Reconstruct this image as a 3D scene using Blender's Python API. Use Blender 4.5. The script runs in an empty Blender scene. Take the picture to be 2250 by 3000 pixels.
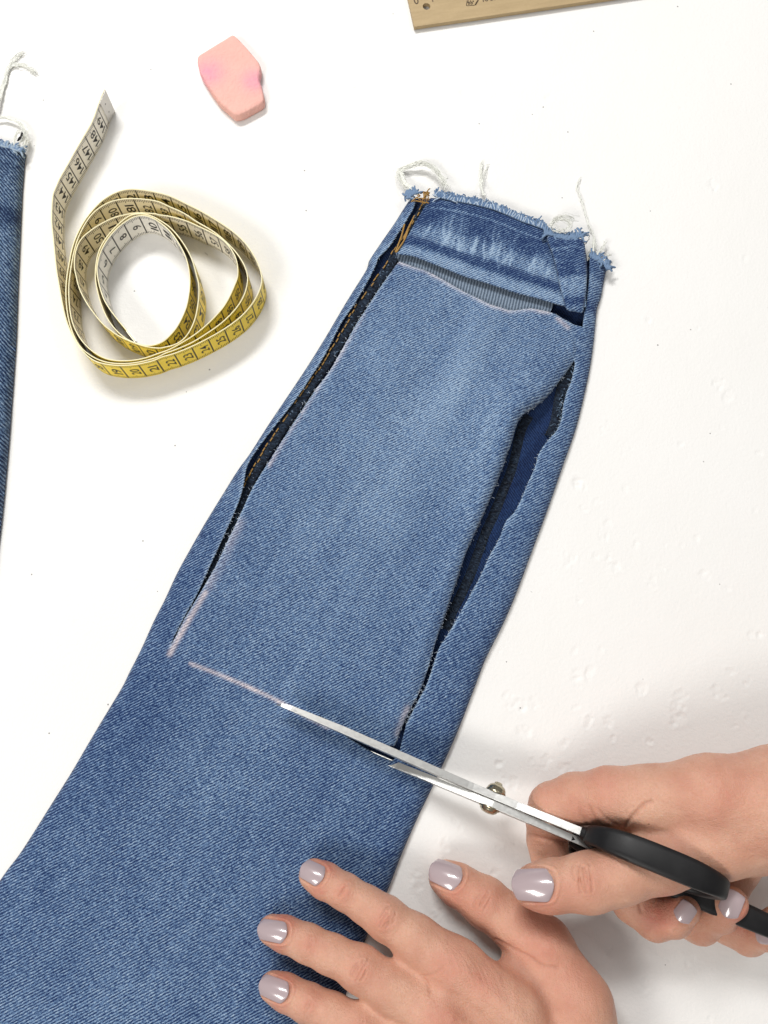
import bpy, bmesh, math, random
import numpy as np
from mathutils import Vector, Matrix
from mathutils.geometry import delaunay_2d_cdt

S = 0.01                      # everything below is laid out in centimetres
rng = np.random.default_rng(7)
random.seed(7)
scene = bpy.context.scene
COL = scene.collection

# ------------------------------------------------------------------ camera
CAM_TILT, CAM_ROLL, CAM_H, CAM_F = 0.19461736, 0.10899942, 43.16038707, 2400.0
_fwd = np.array([0, math.sin(CAM_TILT), -math.cos(CAM_TILT)])
_r0 = np.array([1.0, 0, 0]); _u0 = np.cross(_r0, _fwd)
_right = math.cos(CAM_ROLL) * _r0 + math.sin(CAM_ROLL) * _u0
_up = -math.sin(CAM_ROLL) * _r0 + math.cos(CAM_ROLL) * _u0
cam_data = bpy.data.cameras.new("camera")
cam_data.sensor_fit = 'VERTICAL'
cam_data.sensor_height = 36.0
cam_data.lens = 36.0 * CAM_F / 3000.0
cam_data.clip_start = 0.01
cam_data.clip_end = 50
cam = bpy.data.objects.new("camera", cam_data)
COL.objects.link(cam)
M = Matrix((( _right[0], _up[0], -_fwd[0], 0), (_right[1], _up[1], -_fwd[1], 0),
            (_right[2], _up[2], -_fwd[2], CAM_H * S), (0, 0, 0, 1)))
cam.matrix_world = M
scene.camera = cam

# ------------------------------------------------------------------ room light (ceiling lamps, no sun)
world = bpy.data.worlds.new("World")
scene.world = world
world.use_nodes = True
wb = world.node_tree.nodes["Background"]
_wt = world.node_tree
_tc = _wt.nodes.new('ShaderNodeTexCoord'); _sx = _wt.nodes.new('ShaderNodeSeparateXYZ'); _wr = _wt.nodes.new('ShaderNodeValToRGB')
_wt.links.new(_tc.outputs['Generated'], _sx.inputs[0]); _wt.links.new(_sx.outputs[2], _wr.inputs[0]); _wt.links.new(_wr.outputs[0], wb.inputs[0])
_wr.color_ramp.elements[0].position = 0.05; _wr.color_ramp.elements[0].color = (0.42, 0.40, 0.38, 1)      # walls
_wr.color_ramp.elements[1].position = 0.75; _wr.color_ramp.elements[1].color = (1.0, 0.985, 0.965, 1)     # white ceiling
wb.inputs[1].default_value = 0.37

def area_light(name, loc, target, sx, sy, power, color):
    d = bpy.data.lights.new(name, 'AREA')
    d.shape = 'RECTANGLE'; d.size = sx; d.size_y = sy; d.energy = power; d.color = color
    o = bpy.data.objects.new(name, d); COL.objects.link(o)
    o.location = loc
    o.rotation_euler = (Vector(target) - Vector(loc)).to_track_quat('-Z', 'Y').to_euler()
    return o
area_light("ceiling_lamp", (-0.55, 1.05, 1.35), (0.0, 0.12, 0), 0.60, 0.24, 22.0, (1.0, 0.985, 0.965))
area_light("ceiling_lamp", (-0.70, -0.85, 1.20), (0.0, 0.05, 0), 0.75, 0.40, 13.0, (1.0, 0.965, 0.92))
area_light("ceiling_lamp", (0.75, 0.85, 1.5), (0.0, 0.05, 0), 0.55, 0.14, 3.0, (1.0, 0.985, 0.965))
scene.view_settings.view_transform = 'Standard'
scene.view_settings.look = 'None'
scene.view_settings.exposure = 0.0
scene.view_settings.gamma = 1.0

# ------------------------------------------------------------------ geometry helpers
def P(px, py, z=0.0):
    """point of the place (cm) seen at photo position px,py when it lies z cm above the table"""
    d = _fwd + (px - 1125) / CAM_F * _right - (py - 1500) / CAM_F * _up
    t = (z - CAM_H) / d[2]
    return np.array([t * d[0], t * d[1], z])
def XY(pts, z=0.0):
    return np.array([P(p[0], p[1], z)[:2] for p in pts])
def PXCM(px, py, z):
    """photo pixels per cm there"""
    a = P(px, py, z)
    return CAM_F / ((a - np.array([0, 0, CAM_H])) @ _fwd)
def zz(ox, oy, sc):
    return lambda *p: [(ox + x / sc, oy + y / sc) for x, y in p]

def thing(name, loc, label=None, cat=None, group=None):
    o = bpy.data.objects.new(name, None); COL.objects.link(o)
    o.location = tuple(np.array(loc) * S); o.empty_display_size = 0.01
    if label: o['label'] = label
    if cat: o['category'] = cat
    if group: o['group'] = group
    return o
def mesh_obj(name, verts, faces, mats, parent=None, smooth=True, attrs=None, uv=None, mat_idx=None, kind=None, label=None, cat=None):
    verts = np.asarray(verts, dtype=np.float64) * S
    off = np.array([0.0, 0, 0])
    root = parent
    while root is not None:
        off += np.array(root.location); root = root.parent
    me = bpy.data.meshes.new(name)
    vv = verts - off
    if isinstance(faces, np.ndarray):
        n = faces.shape[1]
        me.vertices.add(len(vv)); me.vertices.foreach_set('co', vv.astype(np.float32).ravel())
        me.loops.add(faces.size); me.loops.foreach_set('vertex_index', faces.astype(np.int32).ravel())
        me.polygons.add(len(faces)); me.polygons.foreach_set('loop_start', np.arange(0, faces.size, n, dtype=np.int32))
        me.update(calc_edges=True)
        me.validate()
    else:
        me.from_pydata(vv.tolist(), [], [list(map(int, f)) for f in faces]); me.update()
    me.polygons.foreach_set('use_smooth', np.full(len(me.polygons), smooth))
    for k, v in (attrs or {}).items():
        a = me.attributes.new(k, 'FLOAT', 'POINT'); a.data.foreach_set('value', np.asarray(v, dtype=np.float32))
    if uv is not None:
        l = me.uv_layers.new(name='UVMap')
        idx = np.empty(len(me.loops), dtype=np.int32); me.loops.foreach_get('vertex_index', idx)
        l.data.foreach_set('uv', np.asarray(uv, dtype=np.float32)[idx].ravel())
    for m in (mats if isinstance(mats, (list, tuple)) else [mats]): me.materials.append(m)
    if mat_idx is not None: me.polygons.foreach_set('material_index', np.asarray(mat_idx, dtype=np.int32))
    o = bpy.data.objects.new(name, me); COL.objects.link(o)
    if parent is not None: o.parent = parent
    if kind: o['kind'] = kind
    if label: o['label'] = label
    if cat: o['category'] = cat
    return o
def catmull(pts, n=8, closed=False):
    p = np.asarray(pts, float); m = len(p); out = []
    for i in range(m if closed else m - 1):
        if closed: a, b, c, d = p[(i - 1) % m], p[i], p[(i + 1) % m], p[(i + 2) % m]
        else: a, b, c, d = p[max(i - 1, 0)], p[i], p[i + 1], p[min(i + 2, m - 1)]
        for k in range(n):
            t = k / n
            out.append(0.5 * (2 * b + (c - a) * t + (2 * a - 5 * b + 4 * c - d) * t * t + (3 * b - a - 3 * c + d) * t ** 3))
    if not closed: out.append(p[-1])
    return np.array(out)
def resample(p, step, closed=False):
    p = np.asarray(p, float)
    if closed: p = np.vstack([p, p[:1]])
    d = np.r_[0, np.cumsum(np.linalg.norm(np.diff(p, axis=0), axis=1))]
    n = max(2, int(round(d[-1] / step)) + 1)
    t = np.linspace(0, d[-1], n)
    q = np.stack([np.interp(t, d, p[:, k]) for k in range(p.shape[1])], 1)
    return q[:-1] if closed else q
def dist_poly(q, poly, closed=False):
    """distance of each q (n,2) to a polyline"""
    a = np.asarray(poly, np.float32); b = np.roll(a, -1, 0)
    if not closed: a, b = a[:-1], b[:-1]
    ab = b - a; l2 = np.maximum((ab ** 2).sum(1), 1e-9); qf = np.asarray(q, np.float32)
    out = np.full(len(q), 1e9, np.float32)
    for i in range(len(a)):
        wx = qf[:, 0] - a[i, 0]; wy = qf[:, 1] - a[i, 1]
        t = np.clip((wx * ab[i, 0] + wy * ab[i, 1]) / l2[i], 0, 1)
        wx -= t * ab[i, 0]; wy -= t * ab[i, 1]
        np.minimum(out, wx * wx + wy * wy, out=out)
    return np.sqrt(out).astype(float)
def inside(q, poly):
    x, y = q[:, 0], q[:, 1]; res = np.zeros(len(q), bool); n = len(poly)
    for i in range(n):
        x1, y1 = poly[i]; x2, y2 = poly[(i + 1) % n]
        if y1 == y2: continue
        c = ((y1 > y) != (y2 > y)) & (x < (x2 - x1) * (y - y1) / (y2 - y1) + x1)
        res ^= c
    return res
def triangulate(outer, holes=(), step=0.14):
    """even triangle sheet filling an outline with holes"""
    rings = [resample(outer, step, True)] + [resample(h, step, True) for h in holes]
    lo, hi = rings[0].min(0), rings[0].max(0)
    gx = np.arange(lo[0], hi[0], step); gy = np.arange(lo[1], hi[1], step * 0.866)
    g = np.array([(x + (step / 2 if j % 2 else 0), y) for j, y in enumerate(gy) for x in gx])
    g += rng.uniform(-0.12, 0.12, g.shape) * step
    m = inside(g, outer)
    for h in holes: m &= ~inside(g, h)
    g = g[m]
    near = set(); R2 = (step * 0.62) ** 2; cell = step
    allr = np.vstack(rings); bins = {}
    for k, (x, y) in enumerate(allr): bins.setdefault((int(x // cell), int(y // cell)), []).append((x, y))
    keep = np.ones(len(g), bool)
    for k, (x, y) in enumerate(g):
        ix, iy = int(x // cell), int(y // cell)
        for dx in (-1, 0, 1):
            for dy in (-1, 0, 1):
                for (bx, by) in bins.get((ix + dx, iy + dy), ()):
                    if (bx - x) ** 2 + (by - y) ** 2 < R2: keep[k] = False
    g = g[keep]
    pts, edges = [], []
    for r in rings:
        b = len(pts); n = len(r)
        pts += [tuple(v) for v in r]; edges += [(b + i, b + (i + 1) % n) for i in range(n)]
    pts += [tuple(v) for v in g]
    vs, es, fs, _, _, _ = delaunay_2d_cdt([Vector(p) for p in pts], edges, [], 0, 1e-5)
    V = np.array([(v.x, v.y) for v in vs]); F = np.array([f for f in fs if len(f) == 3])
    c = V[F].mean(1)
    k = inside(c, outer)
    for h in holes: k &= ~inside(c, h)
    F = F[k]
    e1, e2 = V[F[:, 1]] - V[F[:, 0]], V[F[:, 2]] - V[F[:, 0]]
    neg = (e1[:, 0] * e2[:, 1] - e1[:, 1] * e2[:, 0]) < 0
    F[neg] = F[neg][:, ::-1]
    return V, F
_tab = rng.random((256, 256))
def vnoise(x, y):
    xi, yi = np.floor(x).astype(int), np.floor(y).astype(int); fx, fy = x - xi, y - yi
    fx = fx * fx * (3 - 2 * fx); fy = fy * fy * (3 - 2 * fy)
    g = lambda a, b: _tab[a % 256, b % 256]
    return (g(xi, yi) * (1 - fx) + g(xi + 1, yi) * fx) * (1 - fy) + (g(xi, yi + 1) * (1 - fx) + g(xi + 1, yi + 1) * fx) * fy
def fbm(x, y, o=3):
    return sum(vnoise(x * 2 ** i + 17 * i, y * 2 ** i + 31 * i) / 2 ** i for i in range(o)) / sum(1 / 2 ** i for i in range(o)) - 0.5
def sstep(a, b, x):
    t = np.clip((x - a) / (b - a), 0, 1); return t * t * (3 - 2 * t)
def tube(path, rad, seg=6, caps=True, flat=None):
    """swept round bar along a 3d path; rad scalar or list"""
    p = np.asarray(path, float); n = len(p); r = np.broadcast_to(np.asarray(rad, float), (n,))
    t = np.gradient(p, axis=0); t /= np.maximum(np.linalg.norm(t, axis=1, keepdims=True), 1e-9)
    up = np.array([0, 0, 1.0]); V = []
    for i in range(n):
        a = np.cross(up, t[i]); 
        if np.linalg.norm(a) < 1e-3: a = np.cross([1.0, 0, 0], t[i])
        a /= np.linalg.norm(a); b = np.cross(t[i], a)
        for k in range(seg):
            w = 2 * math.pi * k / seg
            V.append(p[i] + r[i] * (math.cos(w) * a + math.sin(w) * b * (flat or 1)))
    F = []
    for i in range(n - 1):
        for k in range(seg):
            F.append((i * seg + k, i * seg + (k + 1) % seg, (i + 1) * seg + (k + 1) % seg, (i + 1) * seg + k))
    if caps:
        F.append(tuple(range(seg))[::-1]); F.append(tuple((n - 1) * seg + k for k in range(seg)))
    return V, F
class MB:
    def __init__(s): s.v, s.f = [], []
    def add(s, VF):
        b = len(s.v); s.v += [tuple(v) for v in VF[0]]; s.f += [tuple(i + b for i in f) for f in VF[1]]; return s
def modifier(o, kind, **kw):
    m = o.modifiers.new(kind.lower(), kind)
    for k, v in kw.items(): setattr(m, k, v)
    return m

# ------------------------------------------------------------------ material helpers
class NT:
    def __init__(s, name):
        s.m = bpy.data.materials.new(name); s.m.use_nodes = True; s.t = s.m.node_tree
        s.b = s.t.nodes['Principled BSDF']
    def n(s, typ, **kw):
        nd = s.t.nodes.new(typ)
        for k, v in kw.items():
            if k.startswith('i_'):
                key = k[2:]; key = int(key) if key.isdigit() else key.replace('_', ' ')
                s.put(nd.inputs[key], v)
            else: setattr(nd, k, v)
        return nd
    def put(s, sock, v):
        if isinstance(v, bpy.types.NodeSocket): s.t.links.new(v, sock)
        elif isinstance(v, bpy.types.Node): s.t.links.new(v.outputs[0], sock)
        else: sock.default_value = v
    def math(s, op, a, b=None, c=None, clamp=False):
        nd = s.t.nodes.new('ShaderNodeMath'); nd.operation = op; nd.use_clamp = clamp
        s.put(nd.inputs[0], a)
        if b is not None: s.put(nd.inputs[1], b)
        if c is not None: s.put(nd.inputs[2], c)
        return nd.outputs[0]
    def mix(s, f, a, b, blend='MIX'):
        nd = s.t.nodes.new('ShaderNodeMix'); nd.data_type = 'RGBA'; nd.blend_type = blend
        s.put(nd.inputs[0], f)
        for i, c in ((6, a), (7, b)):
            s.put(nd.inputs[i], (*c, 1) if isinstance(c, tuple) and len(c) == 3 else c)
        return nd.outputs[2]
    def attr(s, name): 
        nd = s.t.nodes.new('ShaderNodeAttribute'); nd.attribute_name = name; return nd.outputs['Fac']
    def obj(s, scale=100.0, rot=0.0, sc=None):
        tc = s.t.nodes.new('ShaderNodeTexCoord'); mp = s.t.nodes.new('ShaderNodeMapping')
        s.t.links.new(tc.outputs['Object'], mp.inputs[0]); mp.vector_type = 'TEXTURE' if False else 'POINT'
        mp.inputs['Scale'].default_value = (scale,) * 3
        out = mp.outputs[0]
        if rot:
            m2 = s.t.nodes.new('ShaderNodeMapping'); s.t.links.new(out, m2.inputs[0]); m2.inputs['Rotation'].default_value = (0, 0, rot); out = m2.outputs[0]
        if sc:
            m3 = s.t.nodes.new('ShaderNodeMapping'); s.t.links.new(out, m3.inputs[0]); m3.inputs['Scale'].default_value = sc; out = m3.outputs[0]
        return out
    def noise(s, vec, scale, detail=2.0, rough=0.5):
        nd = s.n('ShaderNodeTexNoise', i_Vector=vec, i_Scale=scale, i_Detail=detail, i_Roughness=rough); return nd.outputs[0]
    def ramp(s, f, stops):
        nd = s.t.nodes.new('ShaderNodeValToRGB'); s.put(nd.inputs[0], f); e = nd.color_ramp.elements
        while len(e) < len(stops): e.new(0.5)
        for el, (p, c) in zip(e, stops): el.position = p; el.color = (*c, 1) if len(c) == 3 else c
        return nd.outputs[0]
    def set(s, **kw):
        for k, v in kw.items():
            k = k.replace('_', ' ')
            if isinstance(v, tuple) and len(v) == 3 and k.endswith('Color'): v = (*v, 1)
            s.put(s.b.inputs[k], v)
        return s
    def bump(s, h, dist, strength=1.0):
        nd = s.n('ShaderNodeBump', i_Height=h); nd.inputs['Distance'].default_value = dist * S; nd.inputs['Strength'].default_value = strength
        s.put(s.b.inputs['Normal'], nd.outputs[0]); return s

def simple(name, col, rough=0.6, **kw):
    m = NT(name); m.set(Base_Color=col, Roughness=rough, **kw); return m.m

def denim(name, dark, light, angle, period=0.125, contrast=1.0, weave=1.0, wave_amt=0.27, chalkcol=(0.80, 0.70, 0.70)):
    m = NT(name)
    v = m.obj(100, rot=angle)
    warp = m.noise(v, 1.6, 2)
    sep = m.n('ShaderNodeSeparateXYZ', i_0=v)
    ph = m.math('MULTIPLY_ADD', sep.outputs[1], 2 * math.pi / period, m.math('MULTIPLY', warp, 4.0))
    wave = m.math('SINE', ph)
    vs = m.n('ShaderNodeMapping', i_Vector=v); vs.inputs['Scale'].default_value = (6.0, 17.0, 1)
    flk = m.noise(vs.outputs[0], 1.0, 1.5, 0.6)
    gr = m.noise(v, 26.0, 1.0)
    cl = m.noise(v, 0.55, 3.0, 0.55)
    cl2 = m.noise(v, 2.2, 3.0, 0.6)
    w = m.math('MULTIPLY', wave, wave_amt * weave)
    w = m.math('MULTIPLY_ADD', m.math('SUBTRACT', flk, 0.5), 1.35 * weave, w)
    w = m.math('MULTIPLY_ADD', m.math('SUBTRACT', gr, 0.5), 1.15 * weave, w)
    tw = w
    w = m.math('MULTIPLY', w, contrast)
    w = m.math('MULTIPLY_ADD', m.math('SUBTRACT', cl, 0.5), 0.24, w)
    w = m.math('MULTIPLY_ADD', m.math('SUBTRACT', cl2, 0.5), 0.16, w)
    w = m.math('ADD', w, m.attr('fade_highlight'), clamp=True)
    mid = tuple((a * 0.62 + b * 0.38) * k for a, b, k in zip(dark, light, (0.80, 1.0, 1.18)))
    col = m.ramp(w, [(0.0, dark), (0.5, mid), (1.0, light)])
    ch = m.math('MULTIPLY', m.attr('chalk'), m.math('ADD', m.math('MULTIPLY', tw, 0.9), 0.75), clamp=True)
    col = m.mix(ch, col, chalkcol)
    m.set(Base_Color=col, Roughness=0.9, Specular_IOR_Level=0.15, Sheen_Weight=0.12, Sheen_Roughness=0.5)
    m.bump(tw, 0.035, 0.8)
    return m.m

TW = math.radians(-33)
M_denim = denim('denim_blue', (0.006, 0.023, 0.095), (0.37, 0.49, 0.63), TW, contrast=1.2)
M_denim_b = denim('denim_dark', (0.006, 0.018, 0.060), (0.32, 0.42, 0.54), math.radians(42), period=0.15, contrast=1.25)
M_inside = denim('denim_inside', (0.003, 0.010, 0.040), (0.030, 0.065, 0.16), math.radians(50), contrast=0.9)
M_facing = None

# twill underside: pale with dark ribs
def facing_mat():
    m = NT('denim_underside')
    v = m.obj(100, rot=math.radians(8))
    sep = m.n('ShaderNodeSeparateXYZ', i_0=v)
    w = m.math('SINE', m.math('MULTIPLY_ADD', sep.outputs[0], 2 * math.pi / 0.17, m.math('MULTIPLY', m.noise(v, 3.0), 2.0)))
    w = m.math('MULTIPLY_ADD', w, 0.4, 0.5)
    w = m.math('MULTIPLY_ADD', m.math('SUBTRACT', m.noise(v, 14.0), 0.5), 0.6, w, clamp=True)
    m.set(Base_Color=m.ramp(w, [(0, (0.055, 0.08, 0.12)), (1, (0.27, 0.34, 0.43))]), Roughness=0.95, Specular_IOR_Level=0.1)
    m.bump(w, 0.04); return m.m
M_facing = facing_mat()
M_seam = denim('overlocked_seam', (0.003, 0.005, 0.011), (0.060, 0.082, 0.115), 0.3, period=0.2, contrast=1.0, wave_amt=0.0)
M_yarn = simple('blue_yarn', (0.165, 0.245, 0.375), 0.95, Specular_IOR_Level=0.1)
M_yarn_d = simple('blue_grey_yarn', (0.10, 0.145, 0.21), 0.95, Specular_IOR_Level=0.1)
M_thread = simple('white_thread', (0.80, 0.81, 0.76), 0.9, Specular_IOR_Level=0.1)
M_gold = simple('gold_thread', (0.34, 0.195, 0.05), 0.8)
M_blackthread = simple('black_thread', (0.01, 0.01, 0.012), 0.8)

def skin_mat():
    m = NT('skin')
    v = m.obj(100)
    n1 = m.noise(v, 0.7, 3); n2 = m.noise(v, 3.5, 3)
    c = m.mix(m.math('MULTIPLY_ADD', n1, 2.6, -0.8, clamp=True), (0.555, 0.278, 0.195), (0.66, 0.39, 0.28))
    c = m.mix(m.math('MULTIPLY', m.attr('red'), m.math('MULTIPLY_ADD', n2, 1.1, 0.5), clamp=True), c, (0.55, 0.185, 0.135))
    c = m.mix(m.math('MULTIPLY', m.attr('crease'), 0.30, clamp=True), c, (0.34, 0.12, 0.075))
    c = m.mix(m.math('MULTIPLY_ADD', m.noise(v, 9.0, 3), 1.2, -0.42, clamp=True), c, (0.52, 0.265, 0.165))
    mole = m.n('ShaderNodeTexVoronoi', i_Vector=v, i_Scale=0.42)
    c = m.mix(m.math('MULTIPLY', m.math('LESS_THAN', mole.outputs['Distance'], 0.022), 0.55), c, (0.16, 0.06, 0.03))
    vs = m.n('ShaderNodeTexVoronoi', i_Vector=v, i_Scale=11.0)
    h = m.math('ADD', m.math('MULTIPLY', vs.outputs['Distance'], 0.5), m.noise(v, 22.0, 2))
    m.set(Base_Color=c, Roughness=0.46, Specular_IOR_Level=0.42, Subsurface_Weight=0.30, Subsurface_Radius=(0.0045, 0.0018, 0.0009), Subsurface_Scale=0.6)
    m.bump(h, 0.035, 0.8); return m.m
M_skin = skin_mat()
def nail_mat():
    m = NT('lilac_nail_polish')
    m.set(Base_Color=(0.405, 0.322, 0.338), Roughness=0.25, Coat_Weight=1.0, Coat_Roughness=0.015, Specular_IOR_Level=0.5)
    return m.m
M_nail = nail_mat()
def steel_mat():
    m = NT('brushed_steel'); v = m.obj(100, sc=(1.0, 1.0, 1.0))
    n = m.noise(v, 8.0, 3)
    m.set(Base_Color=(0.60, 0.60, 0.585), Metallic=1.0, Roughness=m.math('MULTIPLY_ADD', n, 0.25, 0.24))
    m.bump(m.noise(v, 40.0, 2), 0.004, 0.5); return m.m
M_steel = steel_mat()
M_brass = simple('nickel_screw', (0.50, 0.45, 0.33), 0.22, Metallic=1.0)
def plastic_mat():
    m = NT('black_plastic'); v = m.obj(100)
    n = m.noise(v, 1.2, 4)
    m.set(Base_Color=m.mix(m.math('MULTIPLY_ADD', n, 2.0, -0.8, clamp=True), (0.007, 0.007, 0.008), (0.014, 0.014, 0.015)),
          Roughness=m.math('MULTIPLY_ADD', n, 0.35, 0.28), Specular_IOR_Level=0.28)
    m.bump(m.noise(v, 30.0, 2), 0.010, 0.5); return m.m
M_plastic = plastic_mat()

# ------------------------------------------------------------------ table top
def build_table():
    fx = np.arange(-25, 24.51, 0.085); fy = np.arange(-20, 44.01, 0.085)
    xs = np.r_[np.linspace(-110, -26, 14), fx, np.linspace(26, 110, 14)]
    ys = np.r_[np.linspace(-60, -22, 8), fy, np.linspace(46, 130, 12)]
    X, Y = np.meshgrid(xs, ys, indexing='ij')
    Z = np.zeros_like(X)
    Z += 0.012 * fbm(X * 0.5, Y * 0.5) * 2
    dents = []
    q = zz(1650, 1400, 2.602)
    for x, y, r in [(120, 50, .5), (475, 85, .3), (260, 185, .28), (350, 355, .3), (280, 380, .2), (300, 450, .35), (560, 515, .32), (900, 510, .2), (1015, 460, .22), (35, 610, .42), (345, 640, .3), (400, 670, .32), (450, 700, .22), (750, 690, .26), (1080, 740, .4), (680, 830, .26), (1240, 840, .3), (120, 930, .2), (80, 1320, .26), (285, 1305, .24), (110, 1490, .34), (110, 1550, .36), (200, 1490, .40), (600, 1605, .46), (900, 1660, .5), (860, 1730, .36), (880, 1820, .5), (830, 1870, .36), (1180, 1640, .45), (1410, 1560, .3), (1450, 1190, .3), (1500, 1195, .3), (105, 1740, .28), (310, 1760, .2), (190, 1850, .38), (345, 1860, .36), (380, 1985, .24), (660, 2005, .24), (15, 2030, .24), (1410, 1840, .26), (1285, 1475, .28), (920, 1755, .2)]:
        dents.append((*q((x, y))[0], r))
    q = zz(1350, 2100, 1.8433)
    for x, y, r in [(340, 80, .5), (195, 160, .3), (555, 145, .32), (825, 115, .2), (1020, 130, .24), (690, 20, .3), (795, 25, .36), (1165, 20, .42), (200, 255, .28), (210, 305, .25), (255, 340, .36), (285, 355, .36), (460, 235, .36), (385, 240, .22), (565, 275, .42), (185, 840, .25), (805, 1280, .4), (1235, 1325, .42), (985, 1400, .4), (1000, 1440, .4), (210, 695, .2), (610, 1100, .3), (830, 1610, .3), (1340, 1650, .3)]:
        dents.append((*q((x, y))[0], r))
    q = zz(800, 2000, 1.659)
    for x, y, r in [(1145, 65, .4), (1180, 105, .5), (1215, 125, .35), (1270, 95, .3), (880, 675, .28), (915, 705, .2), (830, 795, .4), (1100, 390, .26)]:
        dents.append((*q((x, y))[0], r))
    q = zz(700, 2400, 1.8433)
    for x, y, r in [(950, 300, .36), (975, 330, .3), (970, 370, .32), (1065, 545, .3), (1115, 145, .3), (1380, 288, .2), (1090, 495, .18)]:
        dents.append((*q((x, y))[0], r))
    for x, y, r in [(1185, 210, .4), (1540, 400, .5), (1550, 830, .6), (1570, 860, .5), (770, 195, .4), (785, 420, .35), (660, 340, .25), (595, 210, .3), (1245, 1040, .5), (1300, 930, .3), (1470, 960, .3), (1260, 1100, .25), (1290, 1200, .4), (1410, 1250, .3), (1235, 1210, .45), (1330, 1225, .4), (160, 1350, .3), (740, 330, .3), (620, 60, .3), (1000, 200, .3), (1400, 690, .3), (1610, 560, .3), (1640, 980, .3)]:
        dents.append((x * 1.3562, y * 1.3562, r * 0.9))
    rn = np.random.default_rng(3)
    for _ in range(70):
        dents.append((rn.uniform(1350, 2250), rn.uniform(900, 3000), rn.uniform(.07, .16)))
    for _ in range(40):
        dents.append((rn.uniform(0, 2250), rn.uniform(0, 1500), rn.uniform(.06, .13)))
    # local patches
    for (px, py, r) in dents:
        r *= 0.72
        c = P(px, py, 0)
        i0, i1 = np.searchsorted(xs, [c[0] - 2.2 * r, c[0] + 2.2 * r]); j0, j1 = np.searchsorted(ys, [c[1] - 2.2 * r, c[1] + 2.2 * r])
        if i1 <= i0 or j1 <= j0: continue
        x, y = X[i0:i1, j0:j1] - c[0], Y[i0:i1, j0:j1] - c[1]
        an = rn.uniform(0, 6.28); el = rn.uniform(0.9, 1.7)
        u, v = (x * math.cos(an) + y * math.sin(an)) / el, (-x * math.sin(an) + y * math.cos(an)) * el ** 0.4
        rr = np.sqrt(u * u + v * v) / r * (1 + 1.1 * fbm((x + px) * 4.5, (y + py) * 4.5, 2))
        pit = sstep(1.0, 0.80, rr)
        rough = fbm((x + py) * 5, (y + px) * 5, 2)
        Z[i0:i1, j0:j1] += -(0.018 + 0.036 * r) * pit * (0.6 + 2.2 * rough) + 0.008 * np.exp(-((rr - 1.12) / 0.22) ** 2)
    nx, ny = X.shape
    idx = np.arange(nx * ny).reshape(nx, ny)
    F = np.stack([idx[:-1, :-1], idx[1:, :-1], idx[1:, 1:], idx[:-1, 1:]], -1).reshape(-1, 4)
    V = np.stack([X, Y, Z], -1).reshape(-1, 3)
    m = NT('white_painted_table')
    v = m.obj(100)
    n = m.noise(v, 0.12, 3)
    col = m.mix(n, (0.80, 0.795, 0.775), (0.83, 0.828, 0.818))
    # specks of lint and pencil dust
    vo = m.n('ShaderNodeTexVoronoi', i_Vector=v, i_Scale=0.8)
    pick = m.math('GREATER_THAN', m.n('ShaderNodeSeparateColor', i_0=vo.outputs['Color']).outputs[0], 0.4)
    sp = m.math('MULTIPLY', m.math('LESS_THAN', vo.outputs['Distance'], 0.036), pick)
    col = m.mix(m.math('MULTIPLY', sp, 0.75), col, (0.10, 0.095, 0.09))
    vs = m.n('ShaderNodeMapping', i_Vector=m.obj(100, rot=0.6)); vs.inputs['Scale'].default_value = (0.35, 1.2, 1)
    vo2 = m.n('ShaderNodeTexVoronoi', i_Vector=vs.outputs[0], i_Scale=0.55)
    sp2 = m.math('MULTIPLY', m.math('LESS_THAN', vo2.outputs['Distance'], 0.035), m.math('GREATER_THAN', m.n('ShaderNodeSeparateColor', i_0=vo2.outputs['Color']).outputs[1], 0.7))
    col = m.mix(m.math('MULTIPLY', sp2, 0.35), col, (0.2, 0.19, 0.18))
    m.set(Base_Color=col, Roughness=0.55, Specular_IOR_Level=0.25)
    h = m.math('ADD', m.noise(v, 6.0, 3, 0.6), m.math('MULTIPLY', m.noise(v, 1.6, 2), 0.6))
    m.bump(h, 0.035, 0.55)
    o = mesh_obj('table', V, F, m.m, kind='structure')
    o['label'] = 'white painted table top with small dents and specks'
build_table()

# ------------------------------------------------------------------ jeans leg being cut
z4 = zz(1050, 450, 2.074)          # reading windows on the photograph
zl = zz(450, 650, 1.7013)
zr = zz(1300, 900, 1.8433)
zs = zz(800, 2000, 1.659)
ZC = 0.7                           # mean height of the cloth used for the outline
left_out = z4((318, 262), (300, 285), (258, 350), (220, 410), (175, 475), (130, 540), (65, 640)) + \
    zl((1060, 230), (960, 390), (860, 560), (760, 720), (660, 870), (560, 1020), (480, 1150), (440, 1205), (400, 1260), (330, 1370), (250, 1500), (170, 1640), (110, 1750), (50, 1880)) + \
    [(449, 1814), (410, 1900), (374, 1971), (353, 2014), (304, 2095), (255, 2177), (201, 2269), (146, 2356), (92, 2442), (49, 2508), (0, 2573), (-110, 2740), (-240, 2930), (-390, 3140)]
bottom_out = [(-200, 3330), (300, 3400), (900, 3330)]
right_out = [(935, 3110), (985, 2990), (1020, 2900), (1070, 2760), (1100, 2690), (1139, 2606), (1180, 2500), (1222, 2404), (1260, 2325), (1294, 2253), (1342, 2145), (1398, 2000), (1425, 1930)] + \
    zr((320, 1720), (390, 1560), (480, 1320), (570, 1080), (650, 850), (720, 650), (770, 450), (800, 300), (820, 150), (835, 0))[0:] + \
    z4((1480, 870), (1495, 790), (1510, 715), (1522, 680))
strip_top = z4((1500, 655), (1450, 630), (1412, 610))
strip_left = z4((1404, 650), (1402, 760), (1388, 900), (1372, 980), (1362, 1055))
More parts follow.
